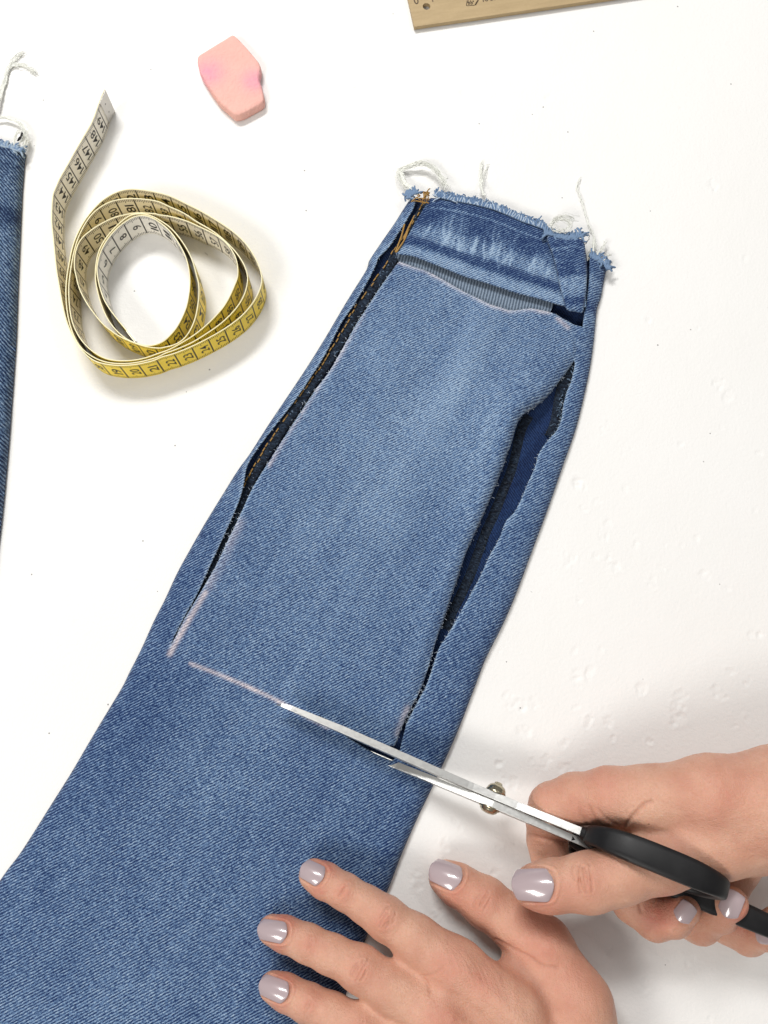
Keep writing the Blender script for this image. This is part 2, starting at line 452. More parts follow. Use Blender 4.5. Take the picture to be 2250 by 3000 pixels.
panel_top = z4((1310, 1030), (1260, 1003), (1200, 970), (1160, 957), (1110, 948), (1050, 937), (980, 945), (920, 950), (860, 932), (800, 915), (720, 870), (640, 830), (560, 785), (500, 750), (420, 708), (320, 672), (246, 645))
panel_left = z4((190, 720), (120, 820), (50, 930)) + \
    zl((1010, 500), (940, 630), (870, 750), (800, 840), (740, 930), (680, 1020), (620, 1120), (560, 1210), (500, 1310), (460, 1390), (420, 1480), (380, 1560), (320, 1690), (270, 1780), (210, 1880), (150, 1980), (110, 2062), (78, 2118))
lip_left = zl((104, 2058), (158, 1955), (218, 1848), (268, 1738), (328, 1608), (378, 1498), (418, 1408), (438, 1350), (452, 1280), (468, 1205), (528, 1105), (616, 992), (690, 900), (760, 800), (850, 660), (930, 500), (1000, 400), (1070, 280), (1110, 195)) + \
    z4((120, 620), (185, 560), (270, 430), (310, 365), (330, 330), (348, 270))
open_left = zr((718, 268), (690, 312), (650, 365), (600, 430), (550, 490), (485, 540), (440, 572), (405, 610), (384, 660), (360, 750), (326, 850), (295, 930), (250, 1040), (210, 1130), (160, 1240), (120, 1330), (80, 1450), (40, 1570), (8, 1668)) + \
    [(1278, 1880), (1243, 1998), (1213, 2060), (1183, 2121), (1158, 2185)]
cut_up = [(1120, 2185), (1050, 2150), (1000, 2128), (955, 2106), (930, 2094)]
cut_lo = [(945, 2106), (981, 2138), (1020, 2163), (1060, 2187), (1100, 2210), (1150, 2232), (1170, 2205)]
open_right = [(1190, 2122), (1222, 2060), (1253, 2000), (1284, 1905)] + \
    zr((2, 1800), (40, 1740), (90, 1650), (140, 1560), (180, 1490), (210, 1430), (250, 1340), (280, 1290), (310, 1230), (340, 1150), (380, 1110), (410, 1060), (440, 990), (470, 920), (500, 850), (520, 780), (570, 710), (615, 660), (640, 600), (650, 530), (670, 450), (695, 390), (714, 305))

Lout = catmull(XY(left_out, ZC * 0.6), 4); Rout = catmull(XY(right_out, ZC * 0.6), 4)
outer = np.vstack([Lout, XY(bottom_out, ZC), Rout, XY(strip_top, ZC), XY(strip_left, ZC), catmull(XY(panel_top, 1.0), 3), catmull(XY(panel_left, 1.0), 3), catmull(XY(lip_left, 0.9), 3)])
hole = np.vstack([catmull(XY(open_left, 1.15), 3), XY(cut_up, 1.1), XY(cut_lo, 1.1), catmull(XY(open_right, 0.85), 3)])
base_leg = P(900, 1900, 0)
jeans = thing('jeans_leg', base_leg, 'blue denim jeans leg with raw frayed hem being cut open by the scissors', 'jeans')
LEGDIR = P(1450, 900, 0)[:2] - P(600, 2600, 0)[:2]; LEGDIR /= np.linalg.norm(LEGDIR); LEGN = np.array([LEGDIR[1], -LEGDIR[0]])

sil = np.vstack([Lout, XY(bottom_out, ZC), Rout, XY(strip_top, ZC), XY(z4((1260, 500), (1120, 440), (900, 350), (700, 290), (560, 265), (450, 245), (360, 240)), ZC)])
PL, PT, OL, LL, OR_ = (XY(panel_left, 1), XY(panel_top, 1), XY(open_left, 1.1), XY(lip_left, .9), XY(open_right, .85))
def blob(q, px, py, z, sx, sy, rot=None):
    """soft bump, sx across the leg, sy along it"""
    d = q - P(px, py, z)[:2]; a = d @ LEGN; b = d @ LEGDIR
    return np.exp(-(a / sx) ** 2 - (b / sy) ** 2)
panel_poly = np.vstack([PT[::-1], XY(zr((718, 268)), 1), OL, XY(cut_up, 1), XY([(560, 1945)], 1), PL[::-1]])
def leg_height(q):
    eL, eR = dist_poly(q, Lout), dist_poly(q, Rout)
    e = np.minimum(eL, eR)
    rnd = np.sqrt(np.clip(1 - (1 - np.clip(e / 1.0, 0, 1)) ** 2, 0, 1))
    z = 0.14 + 0.62 * rnd + 0.12 * sstep(0.8, 3.5, e)
    z += 0.16 * fbm(q @ LEGN * 0.22 + 3, q @ LEGDIR * 0.13, 2) * sstep(0.3, 2, e)
    inp = inside(q, panel_poly).astype(float)
    dl, dr = dist_poly(q, PL), dist_poly(q, OL)
    z += inp * (0.10 * np.exp(-dl / 1.0) + 0.16 * np.exp(-dr / 1.2))
    z += inp * 0.75 * blob(q, 1500, 1235, 1.0, 1.9, 3.0) + inp * 0.45 * blob(q, 1390, 1560, 1.0, 1.3, 5.0)
    z -= inp * (0.25 + 0.30 * blob(q, 1480, 1350, 1, 3, 6)) * np.clip(1 - dr / 0.65, 0, 1) ** 2
    z += inp * 0.18 * blob(q, 1360, 1050, 1.0, 0.9, 4.0)
    z += inp * -0.14 * blob(q, 1230, 1150, 1.0, 1.2, 5.0)
    z += 0.30 * np.exp(-(dist_poly(q, XY([(900, 2085), (1160, 2200)], 1)) / 0.9) ** 2)
    dll = dist_poly(q, LL)
    lf = (1 - inp) * (eL < 2.2) * np.exp(-dll / 0.5)
    z += lf * (0.10 + 0.30 * blob(q, 725, 1370, 1, 3, 1.6))
    # soft roll near the seam of the right strip
    dor = dist_poly(q, OR_)
    z -= (1 - inp) * (eR < 2.6) * 0.16 * np.exp(-dor / 0.4)
    return z
def leg_attr(q):
    inp = inside(q, panel_poly).astype(float)
    e = np.minimum(dist_poly(q, Lout), dist_poly(q, Rout))
    b = (q - P(1100, 1500, 1)[:2]) @ LEGDIR; a = (q - P(1100, 1500, 1)[:2]) @ LEGN
    fade_highlight = 0.275 + 0.085 * sstep(-9, 4, b) + 0.05 * np.exp(-(a / 3.5) ** 2)
    fade_highlight += inp * 0.20 * blob(q, 1350, 1110, 1, 0.75, 3.6) + inp * 0.10 * blob(q, 1150, 1350, 1, 1.6, 6) + inp * 0.045  # narrow streak paints the raised fold's highlight into the colour, besides real panel fading
    fade_highlight += 0.05 * blob(q, 640, 2330, 1, 2.5, 5)
    fade_highlight -= 0.05 * blob(q, 480, 2000, 1, 1.6, 5) + 0.05 * blob(q, 370, 2240, 1, 1.6, 5)
    fade_highlight += 0.08 * fbm(a * 0.35, b * 0.16 + 9, 3) + 0.12 * fbm(a * 1.8 + 40, b * 0.35, 2)
    fade_highlight -= 0.13 * np.exp(-e / 0.9)
    cut = np.min([dist_poly(q, x) for x in (PL, PT, OL, LL, OR_)], axis=0)
    fade_highlight += 0.42 * np.exp(-(cut / 0.09) ** 2) * (e > .12)
    # the right strip continues the worn hem stripes at its top
    t = dist_poly(q, XY(strip_top, ZC))
    rs = dist_poly(q, Rout) < 2.2
    st = np.interp(t, [0, .5, 1.0, 1.4, 2.0, 2.8, 3.1, 3.5, 4.2], [-.16, -.15, -.10, .14, .10, -.14, -.18, .12, 0.03])
    fade_highlight += rs * st * (t < 4.4)
    # the left strip too
    t2 = dist_poly(q, XY(z4((318, 262)), ZC).repeat(2, 0)); ls = dist_poly(q, Lout) < 1.6
    fade_highlight += ls * np.interp(t2, [0, .9, 1.5, 2.1, 2.6, 2.9, 3.4, 4], [-.16, -.12, .12, .08, -.15, -.13, .1, 0]) * (t2 < 4.2)
    chalk = np.zeros(len(q))
    def line(pts, z, w, amp, fn=None):
        nonlocal chalk
        pl = XY(pts, z); d = dist_poly(q, pl)
        c = amp * np.exp(-(d / w) ** 2)
        if fn is not None: c = c * fn
        chalk = np.maximum(chalk, c)
    nz = 0.75 + 0.9 * fbm(a * 1.3, b * 1.3 + 5, 2)
    line([(1150, 775), (1085, 875), (1003, 1025), (920, 1150), (850, 1256), (785, 1362)], 1, 0.13, 0.6, nz * inp)
    line([(697, 1530), (655, 1625), (610, 1712)], 1, 0.30, 0.30, nz)
    line([(600, 1735), (560, 1800), (525, 1860), (495, 1915)], 1, 0.13, 1.15, np.clip(nz, 0.6, 1.2))
    line(panel_top[-14:], 1.0, 0.15, 0.72, nz)
    line(z4((1050, 938), (1130, 962)), 1, 0.11, 0.55, nz); line(z4((1215, 1000), (1275, 1050)), 1, 0.13, 0.75, nz)
    line([(556, 1944), (620, 1968), (720, 2010), (790, 2042), (860, 2078), (905, 2102), (960, 2130)], 1, 0.085, 1.1, np.clip(nz, 0.65, 1.2))
    line([(1196, 2075), (1180, 2110), (1165, 2150)], 1, 0.16, 0.5, nz)
    return fade_highlight, chalk * (0.55 + 0.45 * 1)
V2, F2 = triangulate(outer, [hole], 0.125)
zf = leg_height(V2)
fade_highlight, chalk = leg_attr(V2)
front = mesh_obj('front_cloth', np.c_[V2, zf], F2, M_denim, jeans, attrs={'fade_highlight': fade_highlight, 'chalk': chalk})
modifier(front, 'SOLIDIFY', thickness=0.085 * S, offset=-1)

# back layer seen through the openings
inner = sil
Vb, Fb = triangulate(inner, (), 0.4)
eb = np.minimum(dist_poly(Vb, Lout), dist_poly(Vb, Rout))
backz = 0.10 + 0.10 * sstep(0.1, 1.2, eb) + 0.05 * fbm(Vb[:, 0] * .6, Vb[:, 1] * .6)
back = mesh_obj('back_cloth', np.c_[Vb, backz], Fb, M_inside, jeans, attrs={'fade_highlight': 0.38 + 0.5 * fbm(Vb @ LEGN * 2.2, Vb @ LEGDIR * .25, 2), 'chalk': np.zeros(len(Vb))}, label='dark indigo inside of the back layer')

# hem band with worn stripes
hem_top = z4((440, 262), (500, 262), (560, 266), (640, 280), (700, 292), (760, 305), (820, 322), (900, 352), (1000, 397), (1060, 418), (1120, 440), (1240, 480), (1372, 520))
hem_right = z4((1388, 640), (1390, 740))
hem_bot = z4((1382, 930), (1265, 926), (1180, 905), (1100, 880), (1000, 855), (900, 825), (760, 778), (640, 742), (520, 694), (420, 655), (330, 620), (232, 608))
hem_left = z4((262, 560), (300, 500), (345, 420), (395, 335))
HT, HB = catmull(XY(hem_top, 0.9), 3), catmull(XY(hem_bot, 0.95), 3)
hem_poly = np.vstack([HT, XY(hem_right, .9), HB, XY(hem_left, .9)])
Vh, Fh = triangulate(hem_poly, (), 0.06)
dt, db = dist_poly(Vh, HT), dist_poly(Vh, HB)
th = dt / (dt + db + 1e-6)
sd = (XY(hem_top, .9)[-1] - XY(hem_top, .9)[0]); sd /= np.linalg.norm(sd)
sh = (Vh - HT[0]) @ sd; ch_ = (Vh - HT[0]) @ np.array([sd[1], -sd[0]])
streak = fbm(sh * 1.5 + ch_ * 0.35, ch_ * 0.16 + 3, 3)
wob = 0.10 * fbm(sh * 0.45, ch_ * 0.3 + 8, 2)
tt = th + wob * (th > .3) * (th < .72)
fh = np.interp(tt, [0, .10, .155, .165, .19, .20, .30, .42, .50, .60, .68, .735, .80, .84, .90, 1.0], [.03, .00, .00, .34, .34, .00, .00, .12, .42, .58, .46, -.02, -.03, .46, .70, .58])
fh += streak * np.interp(th, [0, .15, .25, .45, .75, .85, 1], [.10, .15, .55, .75, .30, .25, .15]) + 0.35 * np.clip(fbm(sh * 2.2 + 9, ch_ * .3, 2) - .12, 0, 1) * np.interp(th, [.18, .25, .7, .76], [0, 1, 1, 0]) * 1.6
wh = np.zeros(len(Vh)); s0 = 0.4; rw = np.random.default_rng(12)
while s0 < sh.max():
    t0, t1 = rw.uniform(.16, .40), rw.uniform(.55, .80); wd = rw.uniform(.04, .12); am = rw.uniform(.12, .40); sl0 = rw.uniform(-.25, .25)
    c_ = s0 + sl0 * (ch_ - 1.2) + .08 * np.sin(ch_ * 3 + s0 * 5)
    wh += am * np.exp(-((sh - c_) / wd) ** 2) * sstep(t0, t0 + .12, th) * sstep(t1 + .08, t1 - .05, th)
    s0 += rw.uniform(.10, .40)
fh = fh + wh * .9 - .12 * (th > .42) * (th < .72) * np.clip(.3 - wh, 0, 1) - .03
streak = streak + wh * .7
zh = 0.90 + 0.10 * np.sin(np.clip((th - .66) / .2, 0, 1) * math.pi) + 0.05 * streak - 0.12 * np.exp(-dt / 0.25) - 0.03 * np.exp(-((th - .18) / .02) ** 2) + 0.10 * np.exp(-db / .3)
hem = mesh_obj('hem_band', np.c_[Vh, zh], Fh, M_denim, jeans, attrs={'fade_highlight': np.clip(fh, 0, 1), 'chalk': 0 * fh}, label='dark hem band with pale worn whisker streaks')
modifier(hem, 'SOLIDIFY', thickness=0.10 * S, offset=-1)
# folded loop at the right end of the hem
tab_px = z4((1150, 492), (1250, 505), (1366, 512), (1386, 640), (1390, 770), (1378, 900), (1366, 957), (1315, 950), (1270, 940), (1246, 870), (1228, 810), (1205, 700), (1180, 600))
tab_poly = catmull(XY(tab_px, 1.25), 3, True)
Vt, Ft = triangulate(tab_poly, (), 0.06)
tA, tB = XY(z4((1270, 505)), 1.1)[0], XY(z4((1320, 950)), 1.1)[0]
tu = ((Vt - tA) @ (tB - tA)) / ((tB - tA) @ (tB - tA))
ft = np.interp(tu + 0.05 * fbm(Vt[:, 0] * 2, Vt[:, 1] * 2), [0, .10, .14, .17, .20, .3, .5, .53, .6, .8, .86, .92, .97, 1], [.1, .04, .04, .40, .06, .12, .04, .02, .55, .46, .04, .02, .42, .34])
ft += 0.3 * fbm(Vt @ sd * 3, tu * 2, 2)
zt = 1.22 + 0.12 * np.sin(np.clip(tu, 0, 1) * 3.1) - 0.16 * np.exp(-dist_poly(Vt, tab_poly, True) / 0.10)
ft += .22 * np.exp(-(dist_poly(Vt, tab_poly, True) / .07) ** 2)
tab = mesh_obj('folded_hem_tab', np.c_[Vt, zt], Ft, M_denim, jeans, attrs={'fade_highlight': np.clip(ft, 0, 1), 'chalk': 0 * ft}, label='short folded end of the hem beside the right slit')
modifier(tab, 'SOLIDIFY', thickness=0.10 * S, offset=-1)
# pale twill underside showing in the top slit
fac = z4((225, 596), (420, 640), (640, 715), (900, 800), (1195, 880), (1170, 962), (1060, 975), (920, 990), (780, 950), (640, 870), (500, 790), (380, 730), (250, 680))
Vx, Fx = triangulate(XY(fac, 0.62), (), 0.25)
mesh_obj('hem_facing', np.c_[Vx, 0.60 + 0.04 * fbm(Vx[:, 0], Vx[:, 1])], Fx, M_facing, jeans, label='grey ribbed underside of the hem in the top slit')
def fuzz(name, lines, n, parent, mat):
    mb = MB()
    for ln_, z in lines:
        c = resample(ln_, .05); zc = leg_height(c) - .05
        for k in range(int(n * len(c) / 100)):
            i = rng.integers(0, len(c)); a = np.r_[c[i], zc[i]]; d = rng.normal(0, .042, 3); d[2] *= .5
            mb.add(tube(np.array([a, a + d * .6 + [0, 0, .02], a + d * 1.4]), .010, 3, caps=False))
    return mesh_obj(name, mb.v, mb.f, mat, parent, kind='stuff')
fuzz('cut_fibres', [(PL, 1), (PT, 1), (OL, 1), (LL, 1), (OR_, 1)], 55, jeans, simple('fibre', (0.45, 0.52, 0.60), .95))

# seams inside the openings
def seam(name, px, z, w, mat, bump=0.09, flat=0.45, lab=None):
    c = resample(np.array([P(x, y, z) for x, y in catmull(px, 5)]), 0.08)
    n = len(c); V, F = [], []
    t = np.gradient(c, axis=0); t /= np.linalg.norm(t, axis=1, keepdims=True)
    s_ = np.stack([-t[:, 1], t[:, 0], 0 * t[:, 0]], 1)
    K = 9
    wn = 1 + bump * 2 * fbm(np.arange(n) * 0.23, np.zeros(n) + len(px), 2)
    for i in range(n):
        for k in range(K):
            a = math.pi * k / (K - 1)
            r = w * wn[i] * (1 + bump * (rng.random() - .5))
            V.append(c[i] + s_[i] * math.cos(a) * r + np.array([0, 0, math.sin(a) * r * flat]))
    for i in range(n - 1):
        for k in range(K - 1): F.append((i * K + k, (i + 1) * K + k, (i + 1) * K + k + 1, i * K + k + 1))
    V = np.array(V)
    return mesh_obj(name, V, F, mat, jeans, attrs={'fade_highlight': np.full(len(V), .22) + .5 * (rng.random(len(V)) - .5), 'chalk': np.zeros(len(V))}, label=lab), c
lseam_px = z4((415, 300), (350, 420), (300, 510), (235, 600), (185, 690), (110, 790), (35, 900)) + zl((985, 500), (910, 630), (840, 740), (775, 830), (710, 930), (648, 1020), (590, 1110), (530, 1205), (478, 1300), (440, 1385), (400, 1475), (362, 1555), (305, 1680), (255, 1775), (200, 1872), (140, 1975), (95, 2070))
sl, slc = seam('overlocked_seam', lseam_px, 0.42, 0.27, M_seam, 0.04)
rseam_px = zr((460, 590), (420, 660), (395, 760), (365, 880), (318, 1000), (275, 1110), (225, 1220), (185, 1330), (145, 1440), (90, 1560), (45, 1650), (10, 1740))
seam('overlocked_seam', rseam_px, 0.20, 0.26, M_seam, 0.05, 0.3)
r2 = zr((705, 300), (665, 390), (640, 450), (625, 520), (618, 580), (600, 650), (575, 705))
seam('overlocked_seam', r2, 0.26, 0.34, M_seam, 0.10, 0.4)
# overlock loops and stitching thread
def loops(name, c, z, w, mat, step=3, rad=0.045, cover=0.75):
    """tangled overlock yarn lying on a seam"""
    mb = MB(); t = np.gradient(c, axis=0); t /= np.linalg.norm(t, axis=1, keepdims=True)
    for i in range(0, len(c) - 4, max(1, step - 1)):
        if rng.random() > cover: continue
        s_ = np.array([-t[i, 1], t[i, 0], 0]); an = rng.uniform(-1.25, 1.25)
        d = math.cos(an) * s_ + math.sin(an) * t[i]; e = np.cross(d, [0, 0, 1])
        p0 = c[i] + s_ * rng.uniform(-w, w) + [0, 0, z + rng.uniform(-.04, .03)]; L = rng.uniform(.06, .24)
        k = rng.uniform(-.10, .10)
        mb.add(tube(catmull([p0 - d * L * .5 - [0, 0, .04], p0 + e * k, p0 + d * L * .5 - [0, 0, .03]], 3), rad * rng.uniform(.6, 1.4), 5))
    return mesh_obj(name, mb.v, mb.f, mat, jeans, kind='stuff')
loops('overlock_thread', slc - np.array([0, 0, .02]), 0.10, 0.18, M_yarn_d, 2, 0.032, .75)
loops('overlock_thread', slc - np.array([0, 0, .02]), 0.09, 0.2, simple('pale_overlock', (0.24, 0.28, 0.33), .95), 2, 0.024, .5)
rc = resample(np.array([P(x, y, 0.3) for x, y in catmull(r2, 5)]), 0.06)
loops('overlock_thread', rc + [0.15, 0, 0], 0.20, 0.20, M_yarn_d, 3, 0.03, .7)
rc2 = resample(np.array([P(x, y, 0.3) for x, y in catmull(rseam_px, 5)]), 0.1)
loops('overlock_thread', rc2, 0.10, 0.20, simple('dark_yarn', (0.018, 0.026, 0.04), .95), 3, 0.03, .5)
# gold stitching down the left seam
mb = MB(); gl = slc + np.array([-0.16, 0.05, 0.14])
for i in range(2, len(gl) - 5, 4):
    if rng.random() < (0.10 if i > 90 else 0.2): continue
    mb.add(tube(gl[i:i + 4] + rng.normal(0, 0.03, 3) + np.array([0, 0, .03]), 0.038, 5))
mesh_obj('gold_stitching', mb.v, mb.f, M_gold, jeans, kind='stuff')
mb = MB()
for k in range(26):      # knotted gold ends at the top of the seam
    a = P(*z4((400 + rng.uniform(-28, 28), 262 + rng.uniform(-30, 45)))[0], 0.95); w = rng.normal(0, .22, 3) * [1, 1, .3]
    mb.add(tube(catmull([a, a + w * .6 + [0, 0, .08], a + w], 4), 0.035, 5))
for pts in (((280, 430), (262, 500), (240, 560), (225, 600)), ((300, 470), (282, 520), (250, 570), (230, 600)), ((330, 400), (300, 460), (275, 520))):
    mb.add(tube(catmull([P(x, y, 1.0) for x, y in z4(*pts)], 5), 0.05, 5))
mesh_obj('gold_stitching', mb.v, mb.f, M_gold, jeans, kind='stuff')

# fringe of cut yarns along the hem
def fringe(name, line, outward, n, length, rad, parent, mat=M_yarn, jit=.35, zoff=0.0):
    mb = MB(); c = resample(line, 0.02); 
    for k in range(n):
        i = int((k + rng.uniform(-.4, .4)) / n * (len(c) - 1)); i = min(max(i, 0), len(c) - 1)
        o = outward + rng.normal(0, jit, 2); o /= np.linalg.norm(o)
        L = length * rng.uniform(.55, 1.15)
        p0 = c[i] - np.r_[outward * 0.22, 0]
        sag = rng.uniform(.05, .2)
        pts = [p0 + [0, 0, zoff + .02], p0 + np.r_[o * L * .45, zoff + 0.06], p0 + np.r_[o * L * .8 + rng.normal(0, .05, 2), zoff + .01], p0 + np.r_[o * L + rng.normal(0, .10, 2), zoff - sag]]
        mb.add(tube(catmull(pts, 3), [rad * rng.uniform(.75, 1.15) * q for q in np.linspace(1, .75, 10)], 5))
    return mesh_obj(name, mb.v, mb.f, mat, parent, kind='stuff')
outw = np.array([-sd[1], sd[0]]) ; outw = outw if outw[1] > 0 else -outw
ft_line = np.c_[catmull(XY(z4((470, 240), (560, 262), (700, 288), (820, 318), (900, 348), (1000, 392), (1060, 412), (1135, 440)), .9), 6), np.zeros(43) + .85]
fringe('frayed_yarns', ft_line, outw, 210, 0.46, 0.055, jeans, jit=.16)
fringe('frayed_yarns', ft_line, outw, 130, 0.46, 0.05, jeans, simple('mid_yarn', (0.11, 0.185, 0.32), .95), zoff=.02, jit=.2)
fringe('frayed_yarns', ft_line, outw, 45, 0.46, 0.045, jeans, simple('pale_yarn', (0.40, 0.49, 0.60), .95), zoff=.04, jit=.5)
ft2 = np.c_[catmull(XY(z4((1135, 470), (1180, 480), (1250, 500), (1310, 500), (1362, 478)), 1.1), 6), np.zeros(25) + 1.12]
fringe('frayed_yarns', ft2, outw, 80, 0.50, 0.075, jeans, jit=.7)
ft3 = np.c_[catmull(XY(z4((1415, 612), (1460, 632), (1500, 655), (1525, 690)), .7), 6), np.zeros(19) + .7]
fringe('frayed_yarns', ft3, np.array([.35, .9]), 60, 0.45, 0.07, jeans, jit=.6)
ft4 = np.c_[catmull(XY(z4((295, 262), (325, 232), (358, 228)), .7), 6), np.zeros(13) + .75]
fringe('frayed_yarns', ft4, np.array([-.3, .9]), 46, 0.42, 0.07, jeans, jit=.7)

def strands(name, px, z, n, spread, rad, parent, mat=M_thread, taper=.6):
    """one bundle of loose threads following a path"""
    mb = MB(); base = np.array([P(x, y, zz_) for (x, y), zz_ in zip(px, z)])
    rad = rad * .62
    for k in range(n * 2 if n > 1 else n):
        o = rng.normal(0, spread, (len(base), 3)) * np.linspace(.35, 1.3, len(base))[:, None]; o[:, 2] = np.abs(o[:, 2]) * .7
        c = resample(catmull(base + o, 6), .12)
        c[:, :2] += 0.03 * rng.normal(0, 1, (len(c), 2)); c[:, 2] = np.maximum(c[:, 2], 0.04)
        mb.add(tube(c, np.linspace(rad, rad * taper, len(c)), 5))
    return mesh_obj(name, mb.v, mb.f, mat, parent)
strands('loose_thread', z4((330, 230), (285, 180), (262, 130), (250, 105), (300, 80), (370, 62), (430, 72), (480, 110), (510, 160), (522, 205)), [.7, .6, .3, .2, .3, .45, .5, .5, .5, .8], 12, .10, .035, jeans)
strands('loose_thread', z4((330, 235), (275, 190), (245, 150), (232, 115)), [.7, .5, .3, .1], 5, .10, .03, jeans)
strands('loose_thread', z4((765, 255), (745, 200), (740, 140), (748, 60)), [.85, .4, .15, .08], 5, .05, .035, jeans)
strands('loose_thread', z4((755, 255), (750, 190), (765, 130), (785, 75)), [.85, .4, .15, .08], 2, .05, .03, jeans)
strands('loose_thread', z4((1160, 440), (1200, 400), (1250, 400), (1290, 440), (1240, 470), (1180, 450), (1190, 400), (1260, 385), (1315, 400)), [1.15, 1.3, 1.3, 1.2, 1.25, 1.3, 1.35, 1.2, .9], 5, .12, .03, jeans)
strands('loose_thread', z4((1425, 600), (1432, 540), (1430, 500), (1400, 430), (1375, 350), (1355, 280), (1335, 230), (1328, 190), (1350, 145)), [.7, .3, .15, .1, .1, .1, .1, .1, .1], 2, .025, .035, jeans)
strands('loose_thread', z4((1395, 650), (1400, 610), (1425, 580), (1430, 530)), [.5, .4, .3, .2], 7, .10, .03, jeans)
strands('loose_thread', z4((1450, 610), (1480, 580), (1505, 535)), [.8, .5, .3], 4, .06, .03, jeans)
strands('loose_thread', z4((1490, 650), (1515, 625), (1535, 612)), [.8, .5, .3], 3, .06, .03, jeans)
strands('loose_thread', z4((1378, 550), (1398, 520), (1403, 495)), [1.0, .8, .7], 1, .02, .035, jeans, M_blackthread)
strands('loose_thread', zr((575, 640), (590, 628), (612, 640)), [.6, .65, .6], 1, .03, .03, jeans, M_yarn_d)
strands('loose_thread', zr((600, 560), (625, 545), (640, 520)), [.6, .65, .6], 1, .03, .03, jeans, M_yarn_d)

# ------------------------------------------------------------------ second jeans leg at the left border
lj_right = [(70, 440), (66, 470), (62, 520), (59, 560), (54, 670), (50, 750), (47, 828), (44, 910), (41, 986), (35, 1080), (28, 1176), (21, 1270), (13, 1366), (0, 1500), (-25, 1700), (-55, 1900)]
lj_px = [(-330, 330), (-200, 372), (-60, 404), (0, 420), (40, 430)] + lj_right + [(-460, 1900), (-430, 1000)]
j2 = thing('jeans_leg', P(-150, 1000, 0), 'second jeans leg reaching in at the left border, dark denim with frayed hem', 'jeans')
ljp = np.vstack([XY(lj_px[:5], .6), catmull(XY(lj_right, .45), 4), XY(lj_px[-2:], .6)])
Vj, Fj = triangulate(ljp, (), 0.16)
LR = catmull(XY(lj_right, .45), 4); LT = XY(lj_px[:5] + [(70, 440)], .6)
er, et = dist_poly(Vj, LR), dist_poly(Vj, LT)
zj = 0.14 + 0.62 * np.sqrt(np.clip(1 - (1 - np.clip(er / .8, 0, 1)) ** 2, 0, 1)) + .06 * fbm(Vj[:, 0] * .4, Vj[:, 1] * .3) - 0.2 * np.exp(-et / .2)
seamline = XY([(9, 425), (10, 600), (2, 800), (-10, 1200)], .7)
zj += -.07 * np.exp(-(dist_poly(Vj, seamline) / .07) ** 2)
fj = np.interp(et, [0, .35, .75, .85, .95, 1.05, 1.3, 1.8, 3.0, 3.6, 3.75, 4.6, 4.75, 5.2, 8], [.30, .24, .25, .50, .5, .25, .3, .42, .48, .4, .14, .12, .32, .46, .40])
fj += .16 * fbm(Vj[:, 0] * .8, Vj[:, 1] * .35, 3)
o = mesh_obj('front_cloth', np.c_[Vj, zj], Fj, M_denim_b, j2, attrs={'fade_highlight': fj - .16, 'chalk': 0 * fj})
modifier(o, 'SOLIDIFY', thickness=0.085 * S, offset=-1)
Vk, Fk = triangulate(ljp, (), 0.5)
mesh_obj('back_cloth', np.c_[Vk, 0.1 + 0 * Vk[:, 0]], Fk, M_inside, j2, attrs={'fade_highlight': np.full(len(Vk), .4), 'chalk': np.zeros(len(Vk))})
fl = np.c_[catmull(LT, 6), np.zeros((len(LT) - 1) * 6 + 1) + .62]
fringe('frayed_yarns', fl, np.array([.15, .95]), 190, 0.42, 0.07, j2, jit=.6)
fringe('frayed_yarns', fl[-14:], np.array([.4, .8]), 40, 0.42, 0.07, j2, simple('grey_blue_yarn', (0.30, 0.38, 0.47), .95), jit=.6)
strands('loose_thread', [(-60, 400), (-20, 330), (0, 290), (14, 240), (26, 198), (45, 172), (66, 156)], [.6, .4, .2, .1, .1, .08, .08], 5, .07, .04, j2)
strands('loose_thread', [(-60, 400), (-15, 320), (0, 280), (14, 235), (30, 195), (70, 195), (104, 216)], [.6, .4, .2, .1, .1, .08, .08], 6, .07, .04, j2)
strands('loose_thread', [(-30, 346), (10, 344), (38, 352), (62, 366), (76, 390), (76, 415), (66, 440)], [.3, .3, .3, .35, .4, .5, .6], 7, .07, .035, j2)
strands('loose_thread', [(40, 430), (46, 398), (58, 386), (66, 398), (60, 420)], [.6, .7, .7, .6, .6], 5, .06, .035, j2)
strands('loose_thread', [(52, 412), (60, 404), (66, 392)], [.75, .8, .75], 4, .03, .05, j2, M_blackthread)

